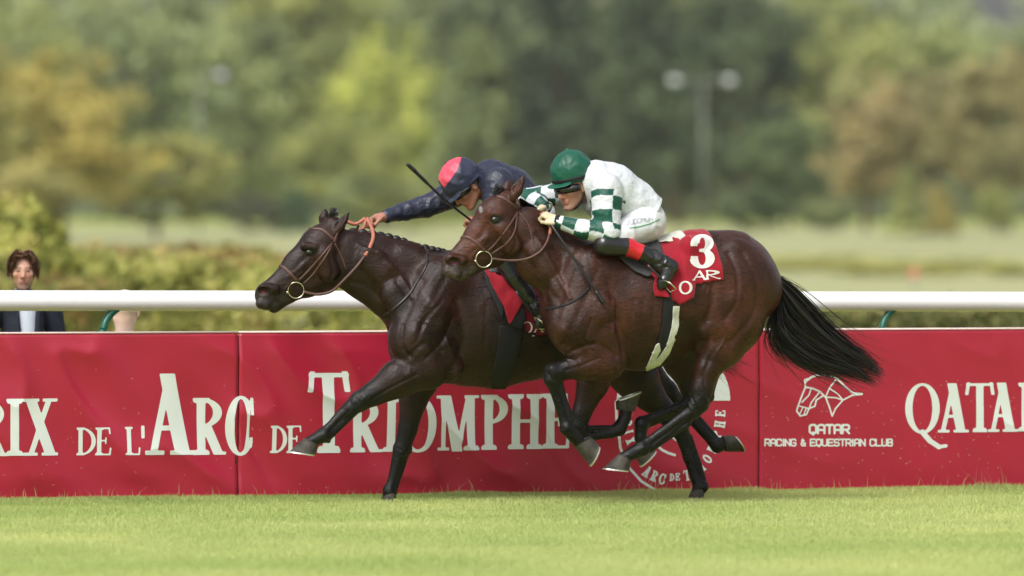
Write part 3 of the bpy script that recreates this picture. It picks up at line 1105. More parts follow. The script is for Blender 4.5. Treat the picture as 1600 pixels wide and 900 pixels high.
OL = (.40, .43, .17); GG = (.33, .38, .19); YG = (.58, .62, .19); GO = (.58, .50, .18); DG = (.11, .145, .085); BR = (.44, .37, .2); PG = (.46, .50, .22); TE = (.16, .25, .15)
far = [  # px, Y, top, base, width, shape, tint, label
    (-20, 760, -60, 350, 300, 'round', PG, 'pale green tree at the back far left'),
    (200, 780, -90, 350, 330, 'round', GG, 'grey-green tree at the back behind the golden tree'),
    (380, 640, 0, 345, 250, 'round', GG, 'broad grey-green tree beside the left lamp pole'),
    (480, 800, -110, 345, 300, 'tall', OL, 'tall olive tree behind the grey-green tree'),
    (612, 700, 12, 345, 185, 'round', YG, 'bright yellow-green tree left of the dark conifers'),
    (700, 820, -90, 345, 300, 'round', GG, 'grey-green tree at the back above the left jockey'),
    (545, 600, 150, 350, 210, 'round', OL, 'lower olive tree under the bright yellow-green tree'),
    (745, 680, 40, 345, 190, 'cone', GG, 'grey-green conifer above the left jockey\'s helmet'),
    (870, 680, -50, 345, 250, 'cone', DG, 'tall dark conifer above the right jockey\'s helmet'),
    (820, 800, -120, 345, 380, 'round', (.21, .25, .14), 'dark grey-green tree at the back in the middle'),
    (960, 720, -70, 345, 260, 'tall', (.17, .205, .115), 'dark tree left of the right lamp pole'),
    (1060, 660, -60, 345, 260, 'tall', DG, 'very dark tree directly behind the right lamp pole'),
    (1160, 640, -60, 350, 240, 'round', DG, 'dark green tree right of the right lamp pole'),
    (1290, 760, -30, 345, 270, 'round', (.43, .46, .2), 'light yellow-green tree behind the brown tree'),
    (1230, 600, 170, 350, 170, 'round', (.20, .26, .13), 'lower dark green tree left of the brown tree'),
    (1355, 560, 88, 345, 170, 'round', BR, 'round russet-brown tree right of the middle'),
    (1420, 820, 0, 345, 260, 'round', PG, 'pale green tree at the back between the brown trees'),
    (1460, 580, 80, 350, 190, 'round', (.41, .37, .19), 'olive-brown tree with bare trunk near the right edge'),
    (1575, 560, 50, 352, 200, 'round', (.44, .39, .2), 'tawny tree at the right picture edge'),
    (1560, 840, 15, 345, 330, 'round', GG, 'grey-green tree at the back of the right edge'),
    (1690, 700, 0, 345, 260, 'round', OL, 'olive tree cut by the right picture edge'),
    (1030, 860, -130, 345, 360, 'round', GG, 'grey-green tree at the back behind the dark trees'),
    (1180, 860, -100, 345, 360, 'round', OL, 'olive tree at the back above the bay horse'),
    (95, 420, 52, 372, 330, 'round', GO, 'golden autumn tree at left', ),
    (-60, 400, 30, 372, 240, 'round', (.5, .47, .2), 'golden-green tree cut by the left picture edge'),
    (245, 430, 190, 375, 240, 'round', (.46, .46, .18), 'low yellow-olive tree right of the golden tree'),
    (10, 380, 230, 378, 220, 'round', (.5, .46, .2), 'low golden tree above the rounded bush'),
]
for t in far:
    px, Y, top, base, w, shp, tint, lab = t[:8]
    tree(px, Y, top, base, w, shp, tint, lab, lowfrac=.1 if shp == 'round' else .06)
small = [(462, 520, 290, 70, 'cone', TE, 'small teal-green conical tree behind the dark horse\'s ears'), (1415, 500, 262, 60, 'cone', PG, 'small pale young tree beside the brown trees'),
         (1470, 500, 290, 60, 'cone', (.5, .44, .18), 'small tawny young tree at right'), (1560, 500, 275, 70, 'round', OL, 'small olive tree near the right edge'),
         (1290, 520, 300, 90, 'round', GG, 'low grey-green bush under the brown tree'), (1180, 520, 290, 130, 'round', (.17, .22, .12), 'low dark bush above the bay horse\'s croup'),
         (395, 520, 300, 120, 'round', (.17, .185, .12), 'low dark bush under the left lamp pole'), (640, 540, 285, 170, 'round', OL, 'low olive bush behind the outstretched arm'), (560, 540, 270, 120, 'round', GG, 'low grey-green bush above the dark horse\'s neck')]
for px, Y, top, w, shp, tint, lab in small:
    tree(px, Y, top, 350, w, shp, tint, lab, lowfrac=.02, group='young trees and bushes at the wood edge')
# the wood behind, closing the gaps between the trunks
wv = []; wc = []
for i in range(900):
    px = random.uniform(-250, 1850); Y = random.uniform(880, 960)
    wv.append(((px - 800) / FPX * Y, Y, random.uniform(0, 34) - .00004 * (px - 1540) * 0))
wv = np.array(wv)
cut = ((wv[:, 0] / wv[:, 1] * FPX + 800) > 1480) & ((wv[:, 0] / wv[:, 1] * FPX + 800) < 1600) & (wv[:, 2] > 26)
wv = wv[~cut]
Lw = np.concatenate([wv + rng.normal(0, 1.6, wv.shape) for _ in range(16)])
Vw, Fw = leaf_quads(Lw, 1.5, np.array([0, -.5, .4]))
wt = np.clip(.5 + .6 * fbm(Lw * .06, 3, 77), 0, 1)
cw = np.array([.22, .26, .14]) + (np.array([.46, .50, .24]) - np.array([.22, .26, .14])) * wt[:, None]
o = obj('far_woodland', Vw, Fw.astype(np.int32), m_leaf, smooth=False, colv=np.repeat(cw, 4, 0))
tag(o, 'hazy mass of woodland closing the view behind the single trees', 'woodland', kind='stuff')

# a low far hedge line and a marker on the infield
m_pole = material('pole_grey', lin(138, 144, 132), rough=.6, metal=.3)
m_lamp = material('lamp_housing', lin(205, 210, 210), rough=.5)
m_red = material('red_marker', lin(225, 130, 120), rough=.5)


def lamp_pole(px, Y, top, heads, label):
    X, Y, gz, sc = place(px, Y)
    H = CAMH - (top - HOR) / sc - gz
    root = empty('lamp_pole', label, 'lamp pole', group='lamp poles at the wood edge')
    root.location = (X, Y, gz)
    v, f = tube([(0, 0, -.2), (0, 0, H * .5), (0, 0, H)], [.12, .10, .07], 8)
    obj('pole', v, f, m_pole, root)
    for dpx in heads:
        dx = dpx / sc
        v, f = tube([(0, 0, H - .15), (dx * .5, 0, H + .1), (dx, 0, H)], .07, 6)
        obj('arm', v, f, m_pole, root)
        s = 1 if dx > 0 else -1
        prof = [(-.4, .12), (-.25, .24), (.15, .27), (.35, .2), (.4, .06)]
        v, f = tube([(dx + s * a, 0, H) for a, _ in prof], [r for _, r in prof], 10)
        obj('lamp_head', v, f, m_lamp, root)


lamp_pole(310, 520, 118, (35,), 'grey pole with a single white lamp at left')
lamp_pole(1098, 520, 126, (-44, 42), 'grey pole with two white lamp heads at right')
X, Y, gz, sc = place(1428, 170)
root = empty('marker_post', 'small red marker post on the pale infield at right', 'marker'); root.location = (X, Y, gz)
v, f = tube([(0, 0, -.1), (0, 0, .35)], .025, 6); obj('stake', v, f, m_pole, root)
v, f = tube([(0, 0, .33), (0, 0, .36), (0, 0, .55), (0, 0, .58)], [.03, .08, .075, .03], 10); obj('flag_head', v, f, m_red, root)
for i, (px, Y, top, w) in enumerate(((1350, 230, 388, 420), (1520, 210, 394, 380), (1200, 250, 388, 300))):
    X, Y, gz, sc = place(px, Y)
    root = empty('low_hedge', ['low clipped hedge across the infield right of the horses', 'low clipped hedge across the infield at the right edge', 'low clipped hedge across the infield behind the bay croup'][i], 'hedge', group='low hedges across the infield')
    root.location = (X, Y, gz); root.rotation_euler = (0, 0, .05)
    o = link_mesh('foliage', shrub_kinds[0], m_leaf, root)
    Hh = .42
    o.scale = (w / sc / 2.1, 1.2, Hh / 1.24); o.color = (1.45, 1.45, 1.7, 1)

# ---------------------------------------------------------------- the air
m_haze = bpy.data.materials.new('air'); m_haze.use_nodes = True
hn = m_haze.node_tree.nodes; hn.remove(hn['Principled BSDF'])
pv = hn.new('ShaderNodeVolumePrincipled')
pv.inputs['Color'].default_value = (.98, 1.0, .95, 1); pv.inputs['Density'].default_value = .0001; pv.inputs['Anisotropy'].default_value = .2
m_haze.node_tree.links.new(pv.outputs[0], hn['Material Output'].inputs['Volume'])
v, f = box((-1600, -400, -3), (1600, 1700, 75))
o = obj('haze', v, f, m_haze, smooth=False)
tag(o, 'thin pale haze in the air over the racecourse', 'haze', kind='stuff')

# ================================================================ horses
m_hoof = material('hoof_horn', lin(64, 60, 54), rough=.6, spec=.3, noise=.5, nscale=22, bump=.002, bscale=60, bstretch=(1, 1, .2))
m_shoe = material('horseshoe_metal', lin(205, 205, 195), rough=.35, metal=.6)
m_eye = material('eye_wet', (.006, .004, .003), rough=.05, spec=.8)
m_hair = material('black_hair', (.009, .007, .006), rough=.42, spec=.5)
m_leather = material('brown_leather', lin(84, 56, 48), rough=.45, spec=.45, noise=.2, nscale=60)
m_dark_leather = material('dark_leather', lin(34, 28, 28), rough=.4, spec=.5, noise=.2, nscale=60)
m_steel = material('bright_steel', lin(205, 196, 175), rough=.22, metal=1)
m_grip = material('orange_rubber_grip', lin(172, 104, 84), rough=.6, noise=.15, nscale=80)


def coat(name, rough):
    m = bpy.data.materials.new(name); m.use_nodes = True
    N, L = m.node_tree.nodes, m.node_tree.links
    p = N['Principled BSDF']
    p.inputs['Specular IOR Level'].default_value = .30
    a = N.new('ShaderNodeAttribute'); a.attribute_name = 'Col'
    tc = N.new('ShaderNodeTexCoord')
    def noise(scale, detail, stretch=(1, 1, 1), rot=(0, 0, 0), dist=0.0, rg=.6):
        mp = N.new('ShaderNodeMapping'); mp.inputs['Scale'].default_value = stretch; mp.inputs['Rotation'].default_value = rot
        L.new(tc.outputs['Object'], mp.inputs[0])
        n = N.new('ShaderNodeTexNoise'); n.inputs['Scale'].default_value = scale; n.inputs['Detail'].default_value = detail
        n.inputs['Distortion'].default_value = dist; n.inputs['Roughness'].default_value = rg
        L.new(mp.outputs[0], n.inputs['Vector'])
        return n.outputs[0]
    def rng_(src, a0, a1, b0, b1):
        mr = N.new('ShaderNodeMapRange'); mr.inputs[1].default_value = a0; mr.inputs[2].default_value = a1; mr.inputs[3].default_value = b0; mr.inputs[4].default_value = b1
        L.new(src, mr.inputs[0]); return mr.outputs[0]
    def mul(c, f):
        mx = N.new('ShaderNodeMix'); mx.data_type = 'RGBA'; mx.blend_type = 'MULTIPLY'; mx.inputs['Factor'].default_value = 1
        L.new(c, mx.inputs[6]); L.new(f, mx.inputs[7]); return mx.outputs[2]
    flow = dict(stretch=(.45, 1, 1.1), rot=(0, -.7, 0))
    c = mul(a.outputs['Color'], rng_(noise(4.5, 6), .32, .68, .42, 1.28))
    c = mul(c, rng_(noise(70, 5, **flow), .3, .7, .55, 1.5))
    L.new(c, p.inputs['Base Color'])
    r1 = rng_(noise(6, 5), .3, .7, rough - .09, rough + .13)
    r2 = rng_(noise(60, 3, **flow), .3, .7, -.07, .07)
    ad = N.new('ShaderNodeMath'); ad.operation = 'ADD'; L.new(r1, ad.inputs[0]); L.new(r2, ad.inputs[1])
    L.new(ad.outputs[0], p.inputs['Roughness'])
    # veins: thin raised lines
    vo = N.new('ShaderNodeTexVoronoi'); vo.feature = 'DISTANCE_TO_EDGE'; vo.inputs['Scale'].default_value = 7.5
    wn_ = N.new('ShaderNodeTexNoise'); wn_.inputs['Scale'].default_value = 4; wn_.inputs['Detail'].default_value = 3
    L.new(tc.outputs['Object'], wn_.inputs['Vector'])
    va = N.new('ShaderNodeVectorMath'); va.operation = 'MULTIPLY_ADD'; va.inputs[1].default_value = (.35, .35, .35)
    L.new(wn_.outputs['Color'], va.inputs[0]); L.new(tc.outputs['Object'], va.inputs[2]); L.new(va.outputs[0], vo.inputs['Vector'])
    vein = rng_(vo.outputs['Distance'], 0.0, .10, 1, 0)
    gate = rng_(noise(3.1, 2), .48, .6, 0, 1)
    vm = N.new('ShaderNodeMath'); vm.operation = 'MULTIPLY'; L.new(vein, vm.inputs[0]); L.new(gate, vm.inputs[1])
    prev = None
    for src, dist in ((vm.outputs[0], .0010), (noise(9, 2, dist=.3), .0050), (noise(55, 4, **flow), .0028), (noise(150, 3, **flow), .0028)):
        bm = N.new('ShaderNodeBump'); bm.inputs['Distance'].default_value = dist
        L.new(src, bm.inputs['Height'])
        if prev is not None: L.new(prev, bm.inputs['Normal'])
        prev = bm.outputs[0]
    L.new(prev, p.inputs['Normal'])
    return m


m_coat_bay = coat('bay_coat', .33)
m_coat_dark = coat('dark_coat', .33)


def horse_sdf(fr, S, lo_px, hi_px, h=.0063):
    """S: spec dict of stations in photo pixels. Returns V, F in the frame's local space."""
    pt, R = fr.pt, fr.rad
    a = pt(lo_px[0], hi_px[1], 0); b = pt(hi_px[0], lo_px[1], 0)
    g = SDF((a[0] - .08, -.42, max(a[2], -.05)), (b[0] + .08, .42, b[2] + .05), h)
    # trunk, neck, head: stations (px, py, r_px, half-width m)
    for key, k in (('torso', .05), ('neck', .04), ('head', .03), ('jaw', .02)):
        st = S[key]
        P = [pt(x, y, S.get('lat_' + key, 0)) for x, y, r, w in st]
        rs = [R(r) for x, y, r, w in st]
        g.chain(P, rs, k, [r / w for r, (_, _, _, w) in zip(rs, st)])
    # limbs: (px, py, lat, r_px, squeeze)
    for L in S['limbs']:
        P = [pt(x, y, l) for x, y, l, r, q in L['pts']]
        rs = [R(r) for x, y, l, r, q in L['pts']]
        ss = [q for x, y, l, r, q in L['pts']]
        for i in range(len(P) - 1):
            kk = L.get('k', [.045, .03, .02, .014, .012, .012, .012, .012, .012, .012, .012])[i]
            g.cap(P[i], P[i + 1], rs[i], rs[i + 1], kk, ss[i], ss[i + 1])
    for (x, y, l, x2, y2, l2, r1, r2, q, k) in S.get('muscle', []):
        g.cap(pt(x, y, l), pt(x2, y2, l2), R(r1), R(r2), k, q)
    for (x, y, l, x2, y2, l2, r1, r2, k) in S.get('groove', []):
        g.cap(pt(x, y, l), pt(x2, y2, l2), R(r1), R(r2), k, 1, neg=True)
    return g


def sculpt(fr, V, F, strokes):
    """push soft furrows (negative) and swellings (positive) into the near and the mirrored flank"""
    N = normals(V, F)
    bv = bvh_of(V, F)
    D = np.zeros(len(V))
    for pts, rad, dep in strokes:
        P = []
        Q = catmull(np.array(pts, float), 4) if len(pts) > 1 else np.array(pts, float)
        for x, y in Q:
            o, d = fr.ray(x, y)
            h = bv.ray_cast(o, d)
            if h[0] is not None: P.append(np.array(h[0]))
        if not P: continue
        for mir in (1, -1):
            PP = [p * np.array([1, mir, 1]) for p in P]
            if len(PP) == 1: d = np.linalg.norm(V - PP[0], axis=1); t = np.full(len(V), .5); n_ = 1
            else: d, t = chain_d(V, PP); n_ = len(PP) - 1
            rr = rad * (.72 if dep < 0 else .6)
            w = np.exp(-(d / rr) ** 2)
            D += dep * w * (.68 if dep < 0 else 1.1)
    return V + N * D[:, None]


def limb_details(fr, g, L):
    """tendons, sesamoids, knee and hock bones: (K, F, palmar dir, lat, hock point or None)"""
    R = fr.rad
    for K, Fk, pal, l, hk in L:
        K = np.array(K, float); Fk = np.array(Fk, float); pal = np.array(pal, float); pal /= np.linalg.norm(pal)
        ax = (Fk - K) / np.linalg.norm(Fk - K)
        P = lambda q, dl=0: fr.pt(q[0], q[1], l + dl)
        g.cap(P(K + pal * 6.5 + ax * 8), P(Fk + pal * 5.5 - ax * 4), R(4.8), R(4.8), .007)
        g.cap(P(Fk + pal * 7 - ax), P(Fk + pal * 7.5 + ax * 4), R(5.6), R(4.5), .008)
        for s in (-1, 1):
            g.cap(P(Fk, s * .018), P(Fk + ax * 2, s * .02), R(6), R(6), .01)
            g.cap(P(K + ax * 2, s * .024), P(K + ax * 7, s * .022), R(6), R(5), .012)
        if hk is None:
            g.cap(P(K - pal * 6 - ax * 5), P(K - pal * 5 + ax * 6), R(9.5), R(8), .012)
            g.cap(P(K + pal * 10 - ax * 5), P(K + pal * 11 - ax * 1), R(5), R(4.5), .010)
        else:
            hk = np.array(hk[:2] + hk[2:], float) if len(hk) == 2 else np.array(hk, float)
            g.cap(P(K), P(hk[:2]), R(9), R(6.2), .012)
            g.cap(P(hk[:2]), P(hk[2:]), R(4.6), R(4.0), .012)
            g.cap(P(K - pal * 7), P(K - pal * 7 + ax * 6), R(8), R(7), .012)


def axes_from(fwd, side):
    f = np.array(fwd, float); f /= np.linalg.norm(f)
    s = np.array(side, float); s = s - f * (f @ s); s /= np.linalg.norm(s)
    return np.stack([f, s, np.cross(f, s)], 1)


def ear(g, fr, base, tip, lat, out, r):
    """hollow leaf-shaped ear"""
    b = fr.pt(base[0], base[1], lat); t = fr.pt(tip[0], tip[1], lat + out)
    ax = t - b; L = np.linalg.norm(ax)
    A = axes_from(ax, (0, 1, 0))
    c = b + ax * .45
    rr = fr.rad(r)
    g.chain([b - ax * .06, b + ax * .28, b + ax * .62, t], [rr * .72, rr * .95, rr * .66, rr * .10], .008, [1.15, 1.2, 1.2, 1.0])
    # scoop the opening, facing forward and outward
    fwd = np.array([-.75, -.65 * np.sign(-lat), 0.2])
    fwd = fwd - A[:, 0] * (A[:, 0] @ fwd); fwd /= np.linalg.norm(fwd)
    g.ell(c + fwd * fr.rad(r) * .75 + ax * .03, (L * .40, fr.rad(r) * .5, fr.rad(r) * .5), axes_from(ax, fwd), .006, neg=True)


def hoof(fr, root, T, H, Cf, Cb, lat, w=.057):
    P = lambda q, dl=0: fr.pt(q[0], q[1], lat + dl)
    T, H, Cf, Cb = P(T), P(H), P(Cf), P(Cb)
    y = np.array([0, 1, 0.])
    n = 20
    rings = []
    sole_c, sole_a = (T + H) / 2, (T - H) / 2
    cor_c, cor_a = (Cf + Cb) / 2, (Cf - Cb) / 2
    down = sole_c - cor_c; down /= np.linalg.norm(down)
    for t, wf in ((-.12, .78), (0, .84), (.08, .86), (.4, .93), (.75, .98), (1, 1.0)):
        c = cor_c + (sole_c - cor_c) * t; a = cor_a + (sole_a - cor_a) * t
        ring = []
        for i in range(n):
            q = 2 * math.pi * i / n
            cs = math.cos(q)
            hw = w * wf * (1 if cs > -.6 else .93)
            ring.append(c + a * cs + y * hw * math.sin(q) * (1 - .08 * cs))
        rings.append(ring)
    V = [p for r in rings for p in r]; F = []
    for i in range(len(rings) - 1):
        for j in range(n):
            F.append((i * n + j, (i + 1) * n + j, (i + 1) * n + (j + 1) % n, i * n + (j + 1) % n))
    F.append(tuple((len(rings) - 1) * n + j for j in range(n))); F.append(tuple(range(n))[::-1])
    ho = obj('hoof', V, F, m_hoof, root)
    # horseshoe: a bent bar under the wall, open at the heel
    V = []; F = []
    m = 17
    for i in range(m):
        q = math.radians(-145 + 290 * i / (m - 1))
        cs, sn = math.cos(q), math.sin(q)
        for (k, d) in ((1.03, .001), (1.03, .011), (.72, .011), (.72, .001)):
            V.append(sole_c + sole_a * cs * k + y * w * sn * k * (1 - .08 * cs) + down * d)
    for i in range(m - 1):
        for j in range(4):
            F.append((i * 4 + j, i * 4 + (j + 1) % 4, i * 4 + 4 + (j + 1) % 4, i * 4 + 4 + j))
    F.append((3, 2, 1, 0)); F.append(tuple((m - 1) * 4 + j for j in range(4)))
    obj('horseshoe', V, F, m_shoe, ho, smooth=False)


def unit3(v):
    return np.asarray(v, float) / np.linalg.norm(v)


def strands(paths, widths, jitter, nper, r):
    """ribbon hair: paths is (upper, lower) control polylines of local points"""
    up, lo = paths
    n = nper; seg = 18
    U_ = catmull(up, 6); L_ = catmull(lo, 6)
    m = len(U_)
    V = []; F = []
    s = r.beta(1.05, 1.05, n)
    ncl = 46; cs_ = r.beta(1.05, 1.05, ncl); cw = r.normal(0, 1, (ncl, 3)); ce = r.uniform(.62, 1.06, ncl)
    cl = r.integers(0, ncl, n)
    s = np.where(r.random(n) < .75, cs_[cl] + r.normal(0, .022, n), s)
    for i in range(n):
        end = ce[cl[i]] * r.uniform(.93, 1) if r.random() < .8 else r.uniform(.5, 1)
        wild = r.uniform(1.8, 4.0) if r.random() < .13 else 1.0
        tt = np.linspace(0, end, seg) * (m - 1)
        i0 = np.minimum(tt.astype(int), m - 2); f = (tt - i0)[:, None]
        A = U_[i0] * (1 - f) + U_[i0 + 1] * f; B = L_[i0] * (1 - f) + L_[i0 + 1] * f
        q = np.linspace(0, 1, seg)
        off = (cw[cl[i]] * 1.05 + r.normal(0, .5, 3)) * jitter * wild
        wob = np.sin(q * (3.5 + 3 * ce[cl[i]]) + cl[i] * 1.7 + r.normal(0, .35)) * (.006 + .022 * ((cl[i] * 7) % 10) / 10) * q
        ss = np.clip(s[i] + r.normal(0, .03) * wild * q + r.normal(0, .05) * wild * q ** 2, -.35, 1.35)[:, None]
        P = A + (B - A) * ss + off * (q[:, None] ** .7) + np.stack([wob * .3, wob * 1.2, wob], 1)
        w = widths * r.uniform(.5, 1.3) * (1 - .75 * q ** 2)
        d = r.normal(size=3); T = np.gradient(P, axis=0)
        sd = np.cross(T, d); sd /= np.linalg.norm(sd, axis=1)[:, None] + 1e-9
        o = len(V) * 1
        base = i * seg * 2
        V.append(np.stack([P - sd * w[:, None] / 2, P + sd * w[:, None] / 2], 1).reshape(-1, 3))
        k = np.arange(seg - 1) * 2 + base
        F.append(np.stack([k, k + 1, k + 3, k + 2], 1))
    return np.concatenate(V), np.concatenate(F).astype(np.int32)


def surf_path(fr, bvh, pts, off, n=6):
    """photo-pixel polyline dropped on a surface"""
    Q = catmull(np.array(pts, float), n)
    P = []; Nn = []
    for x, y in Q:
        o, d = fr.ray(x, y)
        hit = bvh.ray_cast(o, d)
        if hit[0] is None:
            if P:
                hit = bvh.find_nearest(Vector(P[-1]) + Vector((0, 0, 0)))
                near = fr.pt(x, y, P[-1][1])
                P.append(near); Nn.append(Nn[-1])
            continue
        nn = hit[1]
        if nn.dot(d) > 0: nn = -nn
        P.append(np.array(hit[0]) + np.array(nn) * off); Nn.append(np.array(nn))
    return np.array(P), np.array(Nn)


def strap(name, fr, bvh, pts, w, th, mat, root, off=.001, mirror=False, n=6):
    P, Nn = surf_path(fr, bvh, pts, off, n)
    P[1:-1] = (P[:-2] + 2 * P[1:-1] + P[2:]) / 4
    v, f = ribbon(P, Nn, w, th)
    o = obj(name, v, f, mat, root)
    if mirror:
        P2 = P * np.array([1, -1, 1]); N2 = Nn * np.array([1, -1, 1])
        v, f = ribbon(P2, N2, w, th)
        obj(name, v, f, mat, root)
    return P, Nn


def ring_mesh(c, R, r, nrm=(0, 1, 0), n=28):
    A = axes_from(nrm, (0, 0, 1))
    P = [np.asarray(c) + R * (math.cos(t) * A[:, 1] + math.sin(t) * A[:, 2]) for t in np.linspace(0, 2 * math.pi, n, endpoint=False)]
    return tube(P, r, 8, closed=True)


def free_tube(fr, pts, r, n=6):
    """pts: (px,py,lat)"""
    P = catmull([fr.pt(*p) for p in pts], n)
    return tube(P, r, 8)


def coat_colours(fr, V, N, spec):
    pt, R = fr.pt, fr.rad
    body = np.array(spec['body']); dark = np.array(spec['dark']); tan = np.array(spec['tan'])
    n1 = fbm(V * 3.5, 3, 3)
    c = body[None] * (1 + .28 * n1[:, None])
    # redder flank / shoulder skin; the bay's croup highlights and flank shade are painted in
    def blend(w, colr):
        nonlocal c
        c = c + (np.asarray(colr)[None] - c) * np.clip(w, 0, 1)[:, None]
    for (x, y, l, rad, colr, s) in spec['patches']:
        d = np.linalg.norm((V - pt(x, y, l)) / rad, axis=1)
        blend(s * (1 - sstep(d, .2, 1.0)), colr)
    for L in spec['black']:
        P = [pt(x, y, l) for x, y, l in L]
        d, t = chain_d(V, P)
        w = 1 - sstep(d, .075, .13)
        w = w * sstep(t, .0, .9)
        blend(w, dark)
    for (x, y, l, rad, s) in spec['muzzle']:
        d = np.linalg.norm(V - pt(x, y, l), axis=1)
        blend(s * (1 - sstep(d, rad * .4, rad)), tan)
    for (x, y, l, rx, colr) in spec.get('spots', []):
        d = np.linalg.norm((V - pt(x, y, l)) / np.array(rx), axis=1)
        blend(1 - sstep(d, .75, 1.05), colr)
    return np.clip(c, .002, 1)


